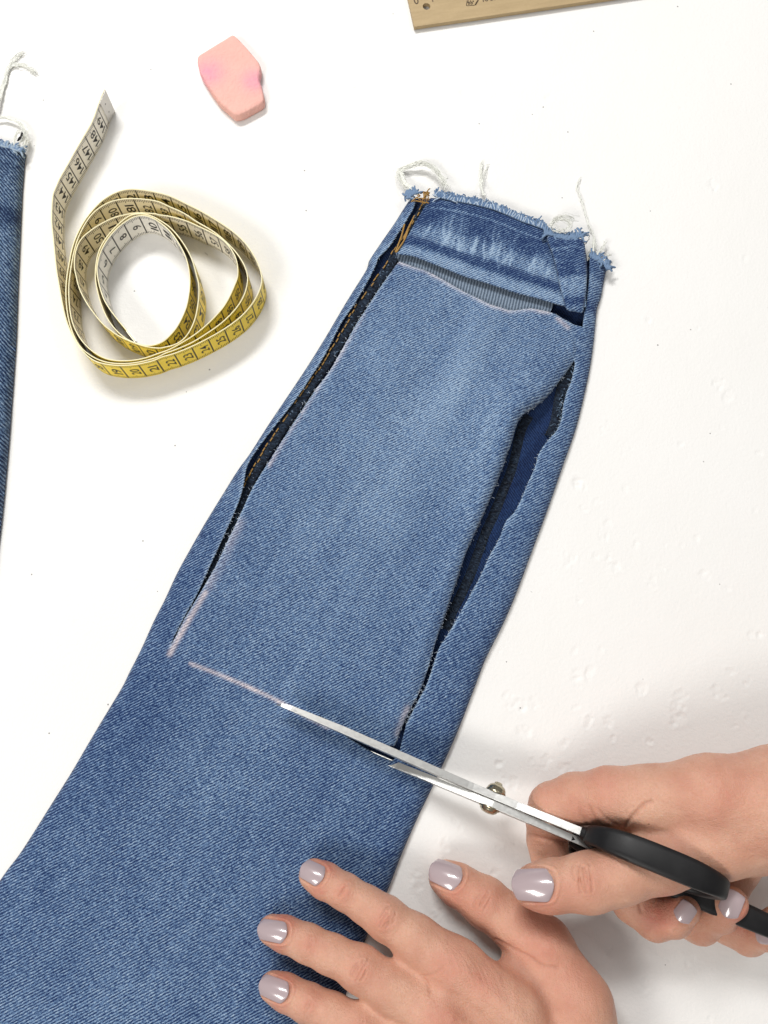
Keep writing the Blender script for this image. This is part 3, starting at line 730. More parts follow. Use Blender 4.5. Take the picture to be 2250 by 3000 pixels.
# ------------------------------------------------------------------ measuring tape
t3 = zz(140, 240, 4.88); t4 = zz(140, 540, 4.608); t5 = zz(140, 800, 4.608); t6 = zz(450, 540, 4.608); t7 = zz(450, 800, 4.608)
tape_px = (
    # free end down the left side, under the coil, up the right side
    t3((812, 110), (745, 265), (640, 560), (525, 765), (405, 970), (285, 1185), (165, 1395), (105, 1540)) + t4((75, 110), (60, 250), (53, 400), (55, 540), (75, 720), (98, 960), (125, 1200)) +
    t5((150, 140), (195, 400), (245, 620), (300, 770), (365, 900), (440, 1015), (525, 1110), (620, 1180), (740, 1222), (920, 1247), (1050, 1247), (1180, 1237), (1310, 1212), (1435, 1182)) +
    t7((110, 1132), (255, 1095), (490, 1003), (720, 890), (940, 765), (1150, 615), (1290, 470), (1380, 340), (1438, 215), (1463, 100)) +
    t6((1462, 1260), (1448, 1180), (1400, 1050), (1330, 920), (1250, 810), (1150, 705), (1020, 600), (850, 488), (640, 363), (440, 263), (230, 163)) +
    t4((1500, 118), (1350, 88), (1180, 68), (1050, 73), (930, 108), (835, 155), (735, 220), (640, 312), (556, 410), (484, 512), (414, 640), (356, 780), (314, 930), (284, 1100)) +
    t5((262, 20), (246, 200), (250, 400), (270, 560), (306, 720), (366, 876), (446, 1004), (556, 1098), (680, 1168), (800, 1206), (930, 1222), (1080, 1222), (1230, 1203), (1380, 1168), (1520, 1123)) +
    t7((130, 1090), (250, 1052), (500, 948), (700, 828), (900, 690), (1050, 550), (1150, 430), (1222, 300), (1262, 170), (1272, 60)) +
    t6((1272, 1270), (1250, 1150), (1180, 1010), (1090, 890), (990, 790), (880, 690), (740, 595), (590, 510), (400, 385), (200, 297)) +
    t4((1500, 235), (1350, 208), (1200, 195), (1050, 196), (900, 220), (800, 257), (690, 323), (600, 403), (524, 503), (456, 625), (396, 765), (350, 930), (318, 1100)) +
    t5((296, 60), (284, 200), (290, 400), (314, 590), (356, 730), (436, 880), (536, 998), (655, 1092), (765, 1150), (900, 1180), (1050, 1186), (1200, 1172), (1350, 1138), (1500, 1080)) +
    t7((100, 1075), (220, 1030), (400, 930), (600, 800), (800, 620), (950, 450), (1040, 290), (1108, 130)) +
    t6((1133, 1270), (1140, 1170), (1118, 1020), (1050, 880), (930, 745), (770, 645), (620, 575), (430, 490), (200, 430), (20, 408)) +
    t4((1500, 402), (1330, 390), (1180, 388), (1000, 422), (870, 460), (700, 545), (560, 640), (450, 740), (390, 860), (362, 1000), (360, 1150)) +
    t5((375, 0), (420, 190), (505, 370), (620, 540), (745, 690), (850, 775), (960, 850), (1090, 912), (1200, 955), (1310, 990), (1450, 1012), (1560, 1015)) +
    t7((110, 1006), (250, 982), (380, 915), (480, 800), (560, 620), (600, 420), (615, 250), (604, 110)) +
    t6((585, 1260), (560, 1150), (500, 970), (402, 795), (295, 655), (195, 558), (95, 492)) +
    t4((1440, 445), (1330, 405), (1200, 398), (1090, 430), (965, 530), (852, 645), (758, 770), (690, 905), (655, 1050), (642, 1200)) +
    t5((640, 40), (650, 140), (682, 290), (732, 450), (802, 610), (890, 735), (985, 832), (1085, 903), (1190, 948), (1330, 982), (1430, 974), (1540, 938)) +
    t7((215, 850), (325, 715), (432, 490), (475, 300), (492, 130)) +
    t6((486, 1230), (470, 1110), (430, 970), (370, 850), (290, 720), (190, 600), (90, 520)) +
    t4((1440, 468), (1330, 425), (1220, 425), (1130, 455), (1005, 535), (905, 625), (805, 745), (727, 885), (685, 1005), (664, 1130)) +
    t5((668, 20), (705, 200), (765, 370), (852, 510), (960, 650), (1070, 780), (1185, 925)))
TAPE_W = 1.85
top = np.array([P(x, y, TAPE_W) for x, y in tape_px])[:, :2]
tp = resample(catmull(top, 6), 0.1)
for _ in range(6): tp[1:-1] = 0.25 * tp[:-2] + 0.5 * tp[1:-1] + 0.25 * tp[2:]
arc = np.r_[0, np.cumsum(np.linalg.norm(np.diff(tp, axis=0), axis=1))]
# printed centimetres: fixed to a few readings along the band
def near_arc(px, frac_lo, frac_hi):
    c = P(px[0], px[1], TAPE_W)[:2]; d = np.linalg.norm(tp - c, axis=1)
    d[(arc < frac_lo * arc[-1]) | (arc > frac_hi * arc[-1])] = 99
    return arc[int(d.argmin())]
anch = [(0.0, 150.3), (near_arc(t3((525, 765))[0], 0, .1), 147.0), (near_arc(t7((720, 890))[0], .1, .3), 126.0), (near_arc(t6((640, 363))[0], .15, .35), 116.0),
        (near_arc(t4((900, 220))[0], .35, .6), 80.0), (near_arc(t6((430, 490))[0], .5, .75), 55.0), (near_arc(t4((1220, 425))[0], .8, 1.0), 9.0), (arc[-1], -0.3)]
anch.sort(); UC = np.interp(arc, [a for a, _ in anch], [b for _, b in anch])
print('tape length', arc[-1], [(round(a, 1), b) for a, b in anch])
nrm = np.gradient(tp, axis=0); nrm /= np.linalg.norm(nrm, axis=1, keepdims=True)
nrm = np.stack([-nrm[:, 1], nrm[:, 0]], 1)       # path runs anticlockwise: this points to the inner side
TH = 0.028
def tape_face(side):
    V, UV, F = [], [], []
    for i in range(len(tp)):
        for v in (0.0, 1.0):
            p = tp[i] + nrm[i] * TH * side
            V.append((p[0], p[1], 0.02 + v * TAPE_W)); UV.append(((UC[i] if side > 0 else 150 - UC[i]), v))
    for i in range(len(tp) - 1):
        q = (2 * i, 2 * i + 1, 2 * i + 3, 2 * i + 2)
        F.append(q if side > 0 else q[::-1])
    return V, UV, F
def tape_mat(name, ground, ink):
    m = NT(name)
    uv = m.n('ShaderNodeUVMap'); sp = m.n('ShaderNodeSeparateXYZ', i_0=uv.outputs[0])
    u, v = sp.outputs[0], sp.outputs[1]
    fr = m.math('FRACT', m.math('ADD', u, 0.5)); dc = m.math('ABSOLUTE', m.math('SUBTRACT', fr, 0.5))           # distance to a cm line
    cm = m.math('LESS_THAN', dc, 0.040)
    fm = m.math('FRACT', m.math('MULTIPLY_ADD', u, 10.0, 0.5)); dm = m.math('ABSOLUTE', m.math('SUBTRACT', fm, 0.5))
    ed = m.math('SUBTRACT', 0.5, m.math('ABSOLUTE', m.math('SUBTRACT', v, 0.5)))                                # distance to the nearer edge
    f5 = m.math('LESS_THAN', m.math('ABSOLUTE', m.math('SUBTRACT', m.math('FRACT', u), 0.5)), 0.05)
    ln = m.math('MULTIPLY_ADD', f5, 0.06, 0.145)
    mm = m.math('MULTIPLY', m.math('LESS_THAN', dm, 0.18), m.math('LESS_THAN', ed, ln))
    mm = m.math('MULTIPLY', mm, m.math('GREATER_THAN', ed, 0.03))
    ink_ = m.math('MAXIMUM', mm, m.math('MULTIPLY', cm, m.math('GREATER_THAN', ed, 0.03)))
    n = m.noise(m.obj(100), 1.3, 3)
    g = m.mix(n, tuple(c * .93 for c in ground), ground)
    m.set(Base_Color=m.mix(ink_, g, ink), Roughness=0.42, Specular_IOR_Level=0.4)
    return m.m
M_tape_in = tape_mat('tape_white_side', (0.93, 0.89, 0.79), (0.015, 0.012, 0.01))
M_tape_out = tape_mat('tape_yellow_side', (1.0, 0.74, 0.06), (0.02, 0.014, 0.006))
M_tape_edge = simple('tape_edge', (0.84, 0.78, 0.50), .5)
M_ink = simple('black_print', (0.012, 0.010, 0.008), .5)
tape = thing('measuring_tape', P(400, 850, 0), 'yellow and white measuring tape coiled on its edge with printed centimetre numbers', 'measuring tape')
V, UV, F = tape_face(1)
mesh_obj('white_face', V, F, M_tape_in, tape, uv=UV)
V, UV, F = tape_face(-1)
mesh_obj('yellow_face', V, F, M_tape_out, tape, uv=UV)
V, F = [], []
for i in range(len(tp)):
    for s_, z in ((1, TAPE_W + .02), (0, TAPE_W + .045), (-1, TAPE_W + .02), (1, .02), (-1, .02)):
        p = tp[i] + nrm[i] * TH * s_ * 1.02; V.append((p[0], p[1], z))
for i in range(len(tp) - 1):
    a, b = 5 * i, 5 * (i + 1)
    F += [(a, a + 1, b + 1, b), (a + 1, a + 2, b + 2, b + 1), (a + 4, a + 3, b + 3, b + 4)]
mesh_obj('tape_edge', V, F, M_tape_edge, tape)

_dig = {}
def glyph(ch, bold=0.006):
    if ch in _dig: return _dig[ch]
    cu = bpy.data.curves.new('glyph', 'FONT'); cu.body = ch; cu.size = 1.0; cu.offset = bold; cu.resolution_u = 4
    ob = bpy.data.objects.new('glyph', cu); COL.objects.link(ob)
    dg = bpy.context.evaluated_depsgraph_get(); me = ob.evaluated_get(dg).to_mesh()
    V = np.array([v.co[:] for v in me.vertices]).reshape(-1, 3); F = [tuple(p.vertices) for p in me.polygons]
    ob.evaluated_get(dg).to_mesh_clear(); bpy.data.objects.remove(ob); bpy.data.curves.remove(cu)
    if len(V): V[:, 0] -= V[:, 0].min()
    _dig[ch] = (V, F, V[:, 0].max() if len(V) else .3); return _dig[ch]
def text_mesh(txt, gap=.08):
    Vs, Fs, x = [], [], 0.0
    for ch in txt:
        V, F, w = glyph(ch); b = len(Vs)
        Vs += [(v[0] + x, v[1]) for v in V]; Fs += [tuple(i + b for i in f) for f in F]; x += w + gap
    return np.array(Vs), Fs, x - gap
def tape_numbers(side):
    mb = MB(); u = UC if side > 0 else 150 - UC
    order = np.argsort(u)
    us, idx = u[order], np.arange(len(u))[order]
    for n in range(2, 150):
        V, F, w = text_mesh(str(n))
        x, y = V[:, 0] / w, V[:, 1] / 0.70
        wid = {1: .20, 2: .42, 3: .58}[len(str(n))]
        uu = n - 0.15 - 0.50 * y
        vv = (0.50 + (x - .5) * wid * 0.95)
        k = np.interp(uu, us, idx)
        px = np.interp(k, np.arange(len(tp)), tp[:, 0]); py = np.interp(k, np.arange(len(tp)), tp[:, 1])
        nx = np.interp(k, np.arange(len(tp)), nrm[:, 0]); ny = np.interp(k, np.arange(len(tp)), nrm[:, 1])
        o = (TH + 0.012) * side
        Q = np.stack([px + nx * o, py + ny * o, 0.02 + vv * TAPE_W], 1)
        mb.add((Q, F))
    return mesh_obj('printed_numbers', mb.v, mb.f, M_ink, tape, smooth=False)
tape_numbers(1); tape_numbers(-1)
def end_cap(i0, i1):
    mb = MB(); ii = np.arange(i0, i1 + 1)
    for s_ in (1, -1):
        V = []
        for i in ii:
            bow = 0.0
            for v in (0.03, .97):
                p = tp[i] + nrm[i] * (TH + .03) * s_; V.append((p[0], p[1], .02 + v * TAPE_W))
        mb.add((V, [(2 * k, 2 * k + 1, 2 * k + 3, 2 * k + 2) for k in range(len(ii) - 1)]))
    V = []
    for i in ii:
        for s_ in (1, -1):
            p = tp[i] + nrm[i] * (TH + .03) * s_; V.append((p[0], p[1], .02 + .97 * TAPE_W + .025))
    mb.add((V, [(2 * k, 2 * k + 1, 2 * k + 3, 2 * k + 2) for k in range(len(ii) - 1)]))
    e = ii[0] if i0 == 0 else ii[-1]
    p1, p2 = tp[e] + nrm[e] * (TH + .03), tp[e] - nrm[e] * (TH + .03)
    mb.add(([(p1[0], p1[1], .04), (p1[0], p1[1], TAPE_W), (p2[0], p2[1], TAPE_W), (p2[0], p2[1], .04)], [(0, 1, 2, 3)]))
    c = mesh_obj('metal_end', mb.v, mb.f, simple('dull_nickel', (0.62, 0.60, 0.56), .45, Metallic=.55), tape)
    m2 = MB(); im = ii[len(ii) // 2]
    for v in (.33, .68):
        p = tp[im] + nrm[im] * (TH + .034); q = np.array([p[0], p[1], .02 + v * TAPE_W])
        t = np.array([-nrm[im][1], nrm[im][0], 0])
        m2.add(([q + .05 * (math.cos(a) * t + math.sin(a) * np.array([0, 0, 1.0])) for a in np.linspace(0, 6.28, 8, endpoint=False)], [tuple(range(8))]))
    mesh_obj('rivet', m2.v, m2.f, M_ink, tape, smooth=False)
end_cap(0, 9); end_cap(len(tp) - 9, len(tp) - 1)

# ------------------------------------------------------------------ tailor's chalk
zc = zz(550, 80, 6.636)
chalk_px = zc((870, 135), (925, 158), (1050, 280), (1200, 450), (1330, 600), (1400, 700), (1418, 790), (1412, 870), (1396, 925), (1388, 990), (1394, 1045), (1424, 1095), (1452, 1200), (1480, 1340), (1484, 1405), (1450, 1470), (1300, 1558), (1100, 1665), (960, 1708), (885, 1690), (800, 1610), (700, 1528), (600, 1430), (480, 1270), (370, 1100), (270, 930), (205, 750), (182, 610), (205, 535), (300, 472), (500, 352), (700, 232), (815, 155))
CH = 0.62
co = resample(catmull(XY(chalk_px, CH), 3, True), 0.09, True)
def build_chalk():
    cen = co.mean(0); V, F = [], []; n = len(co)
    tg = np.roll(co, -1, 0) - np.roll(co, 1, 0); tg /= np.linalg.norm(tg, axis=1, keepdims=True)
    nin = np.stack([-tg[:, 1], tg[:, 0]], 1); nin *= np.sign(((cen - co) * nin).sum(1))[:, None]
    prof = [(0.10, 0.0), (0.01, 0.07), (-0.02, .2), (-.01, .40), (0.015, .52), (.06, .585), (.13, .615)]
    for ins, z in prof:
        for i in range(n):
            j = 0.03 * (fbm(np.array([co[i, 0] * 2.2]), np.array([co[i, 1] * 2.2 + z]), 2)[0])
            p = co[i] + nin[i] * (ins + j); V.append((p[0], p[1], z))
    for r in range(len(prof) - 1):
        for i in range(n): F.append((r * n + i, r * n + (i + 1) % n, (r + 1) * n + (i + 1) % n, (r + 1) * n + i))
    ring0 = (len(prof) - 1) * n
    last = ring0
    for k in range(1, 12):
        f = 1 - k / 12
        for i in range(n):
            p = cen + (np.array(V[ring0 + i][:2]) - cen) * f
            z = .615 + .02 * (1 - f) + .03 * fbm(np.array([p[0] * .9]), np.array([p[1] * .9]), 2)[0]
            V.append((p[0], p[1], z))
        b = len(V) - n
        for i in range(n): F.append((last + i, last + (i + 1) % n, b + (i + 1) % n, b + i))
        last = b
    V.append((cen[0], cen[1], .64)); F += [(last + i, last + (i + 1) % n, len(V) - 1) for i in range(n)]
    V = np.array(V)
    a1, a2, a3 = P(612, 212, CH), P(745, 235, CH), P(660, 235, CH)
    pk = np.exp(-(np.linalg.norm((V - a1)[:, :2], axis=1) / .85) ** 2) + np.exp(-(np.linalg.norm((V - a2)[:, :2], axis=1) / .7) ** 2)
    m = NT('pink_chalk'); v = m.obj(100)
    c = m.mix(m.math('MULTIPLY_ADD', m.noise(v, .8, 3), 1.4, -.2, clamp=True), (0.78, 0.42, 0.37), (0.82, 0.48, 0.41))
    c = m.mix(m.math('MULTIPLY', m.attr('pink'), m.math('MULTIPLY_ADD', m.noise(v, 3, 2), .8, .45), clamp=True), c, (0.80, 0.33, 0.42))
    c = m.mix(m.math('MULTIPLY_ADD', m.noise(v, 8.0, 4, .7), 3.0, -1.85, clamp=True), c, (0.55, 0.22, 0.19))
    m.set(Base_Color=c, Roughness=.85, Specular_IOR_Level=.2)
    m.bump(m.math('ADD', m.noise(v, 5, 4), m.math('MULTIPLY', m.noise(v, 1.4, 2), 1.0)), .09, .8)
    o = mesh_obj('tailors_chalk', V, F, m.m, attrs={'pink': np.clip(pk, 0, 1)}, label='pink tailor\'s chalk with a chipped edge above the measuring tape', cat='chalk')
build_chalk()

# ------------------------------------------------------------------ ruler
zu = zz(1180, 0, 5.53)
def build_ruler():
    RZ = 0.34
    c0 = P(*zu((186, 432))[0], RZ); c1 = P(1760, -2, RZ)
    ux = (c1 - c0)[:2]; ux /= np.linalg.norm(ux); uy = np.array([-ux[1], ux[0]])
    root = thing('ruler', (c0[0], c0[1], 0), 'tan wooden ruler with a hole at its corner, top border', 'ruler')
    L, W = 26.0, 4.2
    hc = P(*zu((385, 104))[0], RZ)[:2] - c0[:2]; hx, hy = hc @ ux, hc @ uy; hr = 0.235
    n = 28
    hole_ = np.array([(hx + hr * math.cos(a), hy + hr * math.sin(a)) for a in np.linspace(0, 2 * math.pi, n, endpoint=False)])
    out = np.array([(0, 0.0), (L, 0.0), (L, W), (0, W)])
    pts = [Vector(p) for p in out] + [Vector(p) for p in hole_]
    ed = [(0, 1), (1, 2), (2, 3), (3, 0)] + [(4 + i, 4 + (i + 1) % n) for i in range(n)]
    vs, es, fs, *_ = delaunay_2d_cdt(pts, ed, [], 0, 1e-6)
    V = np.array([(v.x, v.y) for v in vs]); F = [f for f in fs if np.linalg.norm(V[list(f)].mean(0) - [hx, hy]) > hr * .98]
    W3 = lambda q, z: np.c_[c0[0] + q[:, :1] * ux[0] + q[:, 1:] * uy[0], c0[1] + q[:, :1] * ux[1] + q[:, 1:] * uy[1], np.full(len(q), z)]
    m = NT('ruler_wood'); v = m.obj(100, rot=-math.atan2(ux[1], ux[0]), sc=(.35, 3.0, 1))
    g = m.noise(v, 1.4, 4, .6)
    c = m.ramp(m.math('MULTIPLY_ADD', g, 1.5, -.25, clamp=True), [(0, (0.33, 0.235, 0.115)), (1, (0.46, 0.34, 0.18))])
    c = m.mix(m.math('MULTIPLY_ADD', m.noise(m.obj(100), 7, 3), .5, -.1, clamp=True), c, (0.50, 0.38, 0.22))
    m.set(Base_Color=c, Roughness=.6); m.bump(g, .01)
    me = MB(); me.add((W3(V, RZ), F)); me.add((W3(V, .09), [tuple(f)[::-1] for f in F]))
    k = len(out)
    for ring in (out, hole_):
        r = len(ring); Q = np.vstack([W3(ring, RZ), W3(ring, .09)])
        me.add((Q, [(i, i + r, (i + 1) % r + r, (i + 1) % r) if ring is out else (i, (i + 1) % r, (i + 1) % r + r, i + r) for i in range(r)]))
    b = mesh_obj('wooden_blade', me.v, me.f, m.m, root, smooth=False)
    modifier(b, 'BEVEL', width=.0003, segments=2, limit_method='ANGLE')
    inkm = simple('burnt_print', (0.07, 0.045, 0.025), .7)
    def put(txt, a, h, wscale=1.0, name='printed_mark'):
        Vt, Ft, w = text_mesh(txt); q = P(a[0], a[1], RZ)[:2] - c0[:2]; ox, oy = q @ ux, q @ uy
        Q = np.c_[ox + Vt[:, 0] * h * wscale / .7, oy + Vt[:, 1] * h / .7]
        return mesh_obj(name, W3(Q, RZ + .006), Ft, inkm, root, smooth=False)
    put('0', zu((192, 72))[0], .55, .8); put('1', zu((482, 34))[0], .55, .6)
    put('1001', zu((1300, 30))[0], .42, .95)
    def strokes(segs, name):
        mb = MB()
        for seg in segs:
            pp = [np.r_[P(x, y, RZ)[:2], RZ + .004] for x, y in zu(*seg)]
            mb.add(tube(resample(np.array(pp), .05), .022, 4, flat=.2))
        return mesh_obj(name, mb.v, mb.f, inkm, root)
    strokes([((1035, 95), (1165, 85)), ((1030, 92), (1045, 5)), ((1165, 85), (1215, 0)), ((1180, 85), (1228, 0)), ((1060, 72), (1060, 50), (1085, 48), (1085, 68), (1060, 72)), ((1105, 70), (1105, 45), (1130, 45), (1130, 66), (1105, 70)), ((1045, 40), (1140, 30)), ((1060, 5), (1060, 30)), ((1135, 5), (1150, 30)), ((1090, 30), (1100, 5))], 'printed_emblem')
    strokes([((490, 0), (490, -60)), ((225, -40), (225, -90))], 'printed_scale')
build_ruler()

# ------------------------------------------------------------------ scissors
ys_ = zz(1250, 2050, 3.318)
PIV = P(*ys_((640, 985))[0], 2.05)
tip3 = P(846, 2074, 1.55)
spine_piv = P(*ys_((640, 935))[0], 2.75)
han3 = P(1690, 2428, 3.55)
A_ = han3 - tip3; A_[2] = 0; A_ /= np.linalg.norm(A_)
SLOPE = 0.17
ax_a = np.array([A_[0], A_[1], SLOPE]); ax_a /= np.linalg.norm(ax_a)
ax_t = np.array([0, 0, 1.0]); ax_t -= ax_a * (ax_t @ ax_a); ax_t /= np.linalg.norm(ax_t)
ax_n = np.cross(ax_a, ax_t)                       # towards the lower border of the photo when negative
TILT = math.radians(11)
sgn = 1.0 if ax_n[1] > 0 else -1.0
up_img = ax_n * sgn
ax_t = math.cos(TILT) * ax_t + math.sin(TILT) * up_img
ax_n = np.cross(ax_a, ax_t); ax_n *= (1.0 if ax_n[1] > 0 else -1.0)      # image-up side
def SC(s, t, n): return PIV + ax_a * s + ax_t * t + ax_n * n
sciss = thing('scissors', (PIV[0], PIV[1], 0), 'steel scissors with black plastic handles cutting the denim', 'scissors')
def plate(name, top, bot, n0, n1, mat, hollow=0.0):
    """blade between a back edge (top) and a bottom edge, n0..n1 thick"""
    ss = np.linspace(max(top[0][0], bot[0][0]), min(top[-1][0], bot[-1][0]), 60)
    tt_ = np.interp(ss, [p[0] for p in top], [p[1] for p in top]); bb = np.interp(ss, [p[0] for p in bot], [p[1] for p in bot])
    V, F = [], []
    for s_, a, b in zip(ss, tt_, bb):
        m_ = b + (a - b) * .45
        tf = float(np.interp(s_ - ss[0], [0, .25, .8, 3.5], [.12, .45, .72, 1.0]))
        if name == 'upper_blade': n1 = TH_ * 2 * tf
        V += [SC(s_, a, n0), SC(s_, a, n1), SC(s_, m_, n1), SC(s_, b, (n1 if hollow > 0 else n0) * .5 + (n0 if hollow > 0 else n1) * .5 - 0), SC(s_, m_, n0)]
    k = 5
    for i in range(len(ss) - 1):
        for j in range(k): F.append((i * k + j, i * k + (j + 1) % k, (i + 1) * k + (j + 1) % k, (i + 1) * k + j))
    F.append(tuple(range(k))[::-1]); F.append(tuple((len(ss) - 1) * k + j for j in range(k)))
    o = mesh_obj(name, V, F, mat, sciss, smooth=False)
    bm = bmesh.new(); bm.from_mesh(o.data); bmesh.ops.recalc_face_normals(bm, faces=bm.faces); bm.to_mesh(o.data); bm.free()
    modifier(o, 'BEVEL', width=.0003, segments=2, limit_method='ANGLE', angle_limit=.5)
    return o
TH_ = 0.17
# upper blade runs on into the thumb handle, lower blade into the finger handle
plate('upper_blade', [(-11.3, 1.62), (-11.05, 1.84), (-10.6, 1.88), (-6, 1.33), (-1.2, .80), (0, .80), (1.2, .85), (4.6, 1.25)], [(-11.3, 1.60), (-10.5, 1.35), (-5, .25), (-1, -.45), (0, -.55), (1.0, -.35), (2.5, .25), (4.6, .75)], 0.0, TH_ * 2, M_steel)
plate('lower_blade', [(-9.2, -.06), (-8.6, .05), (-6.6, -.25), (-5, -.22), (-4, .05), (-3, .30), (-1.1, .50), (-.7, .58), (0, .66), (1.2, .66), (4.8, .62)], [(-9.2, -.10), (-8.6, -.25), (-5, -.85), (-1, -.75), (0, -.66), (1.2, -.35), (4.8, 0.0)], -TH_ * 2 - .02, -.03, M_steel)
def lathe(prof, c, axis, seg=20):
    axis = axis / np.linalg.norm(axis); a = np.cross(axis, [0.3, .2, .9]); a /= np.linalg.norm(a); b = np.cross(axis, a)
    V, F = [], []
    for r, h in prof:
        for k in range(seg):
            w = 2 * math.pi * k / seg; V.append(c + axis * h + r * (math.cos(w) * a + math.sin(w) * b))
    for i in range(len(prof) - 1):
        for k in range(seg): F.append((i * seg + k, i * seg + (k + 1) % seg, (i + 1) * seg + (k + 1) % seg, (i + 1) * seg + k))
    F.append(tuple(range(seg))[::-1]); F.append(tuple((len(prof) - 1) * seg + k for k in range(seg)))
    return V, F
mb = MB(); c = SC(0, .42, TH_ * 2)
mb.add(lathe([(.50, 0), (.50, .08), (.46, .13), (.44, .22), (.36, .34), (.24, .41), (.20, .42), (.18, .50), (.14, .52)], c, ax_n))
mesh_obj('pivot_nut', mb.v, mb.f, M_brass, sciss)
mb = MB(); c = SC(-.05, .25, -TH_ * 2)
mb.add(lathe([(.52, 0), (.52, .06), (.44, .10), (.42, .16), (.30, .26), (.12, .30)], c, -ax_n))
mesh_obj('pivot_screw', mb.v, mb.f, M_brass, sciss)
def ring(name, cs, ct, ra, rb, nmid, half, thick, taper=.5, rot=0.0):
    """moulded finger loop: flattened bar swept round an oval in the plane of the blades"""
    n, k = 72, 14; V, F = [], []
    for i in range(n):
        w = 2 * math.pi * i / n
        cx, cy = math.copysign(abs(math.cos(w)) ** .85, math.cos(w)), math.copysign(abs(math.sin(w)) ** .85, math.sin(w))
        s_, t_ = ra * cx, rb * cy
        ox, oy = math.cos(w) * rb, math.sin(w) * ra; l = math.hypot(ox, oy); ox, oy = ox / l, oy / l
        hw = half * (1 - taper * abs(math.cos(w)) ** 3); tk = thick * (1 + .35 * max(0, -math.cos(w)) ** 4)
        for j in range(k):
            q = 2 * math.pi * j / k; cq, sq = math.cos(q), math.sin(q)
            e = math.copysign(abs(cq) ** .42, cq) * hw; f = math.copysign(abs(sq) ** .5, sq) * tk
            ls, lt = s_ + ox * f, t_ + oy * f
            V.append(SC(cs + ls * math.cos(rot) - lt * math.sin(rot), ct + ls * math.sin(rot) + lt * math.cos(rot), nmid + e))
    for i in range(n):
        for j in range(k): F.append((i * k + j, ((i + 1) % n) * k + j, ((i + 1) % n) * k + (j + 1) % k, i * k + (j + 1) % k))
    return V, F
mb = MB(); mb.add(ring('', 7.45, 1.7, 2.8, 1.5, .12, .60, .29, .32, .10))
# sleeve over the steel shank
sl_ = [(4.1, 1.02, .26, .40), (4.5, 1.10, .34, .52), (5.2, 1.35, .42, .62), (6.0, 2.0, .46, .55)]
V, F = [], []
for s_, t_, hn, ht in sl_:
    for j in range(14):
        q = 2 * math.pi * j / 14; V.append(SC(s_, t_ + math.copysign(abs(math.sin(q)) ** .7, math.sin(q)) * ht, .14 + math.copysign(abs(math.cos(q)) ** .7, math.cos(q)) * hn))
for i in range(3):
    for j in range(14): F.append((i * 14 + j, i * 14 + (j + 1) % 14, (i + 1) * 14 + (j + 1) % 14, (i + 1) * 14 + j))
F.append(tuple(range(14))[::-1]); F.append(tuple(42 + j for j in range(14)))
mb.add((V, F))
mesh_obj('handle', mb.v, mb.f, M_plastic, sciss, label='black thumb loop of the handle').data.set_sharp_from_angle(angle=.75)
mb = MB(); mb.add(ring('', 9.6, -1.85, 5.0, 1.45, -.25, .55, .30, .3, .05))
V = [SC(s_, t_ + math.sin(2 * math.pi * j / 12) * ht, -.22 + math.cos(2 * math.pi * j / 12) * hn) for s_, t_, hn, ht in [(3.9, .25, .3, .42), (4.6, -.1, .42, .60), (5.6, -.9, .45, .60)] for j in range(12)]
F = [(i * 12 + j, i * 12 + (j + 1) % 12, (i + 1) * 12 + (j + 1) % 12, (i + 1) * 12 + j) for i in range(2) for j in range(12)] + [tuple(range(12))[::-1], tuple(24 + j for j in range(12))]
mb.add((V, F))
mesh_obj('handle', mb.v, mb.f, M_plastic, sciss, label='black finger loop of the handle').data.set_sharp_from_angle(angle=.75)

# ------------------------------------------------------------------ hands
def surface_nets(F, origin, h):
    """isosurface F=0 of a sampled field as quads"""
    ins = F < 0
    nx, ny, nz = F.shape
    c = [ins[i:nx - 1 + i, j:ny - 1 + j, k:nz - 1 + k] for i in (0, 1) for j in (0, 1) for k in (0, 1)]
    s = sum(a.astype(np.uint8) for a in c); act = (s > 0) & (s < 8)
    I = np.argwhere(act); vid = np.full(act.shape, -1, np.int64); vid[act] = np.arange(len(I))
    offs = np.array([(i, j, k) for i in (0, 1) for j in (0, 1) for k in (0, 1)])
    vals = np.stack([F[I[:, 0] + o[0], I[:, 1] + o[1], I[:, 2] + o[2]] for o in offs], 1)
    acc = np.zeros((len(I), 3)); cnt = np.zeros(len(I))
    for a in range(8):
        for b in range(a + 1, 8):
            if np.abs(offs[a] - offs[b]).sum() != 1: continue
            m = (vals[:, a] < 0) != (vals[:, b] < 0)
            t = np.where(m, vals[:, a] / np.where(m, vals[:, a] - vals[:, b], 1), 0)
            acc += m[:, None] * (offs[a] + t[:, None] * (offs[b] - offs[a])); cnt += m
    V = origin + (I + acc / cnt[:, None]) * h
    Q = []
    for ax in range(3):
        sl0 = [slice(1, -1)] * 3; 
        a = ins; sA = [slice(None)] * 3; sB = [slice(None)] * 3
        sA[ax] = slice(0, -1); sB[ax] = slice(1, None)
        d = a[tuple(sA)] != a[tuple(sB)]
        E_ = np.argwhere(d); u, v = [(1, 2), (2, 0), (0, 1)][ax]
        lim = np.array(act.shape)
        ok = (E_[:, u] > 0) & (E_[:, v] > 0) & (E_[:, u] < lim[u]) & (E_[:, v] < lim[v]); E_ = E_[ok]
        flip = ins[tuple(E_.T)]
        def at(du, dv):
            q = E_.copy(); q[:, u] -= du; q[:, v] -= dv; return vid[tuple(q.T)]
        quad = np.stack([at(1, 1), at(0, 1), at(0, 0), at(1, 0)], 1)
        quad[~flip] = quad[~flip][:, ::-1]
        Q.append(quad)
    Q = np.vstack(Q); Q = Q[(Q >= 0).all(1)]
    return V, Q
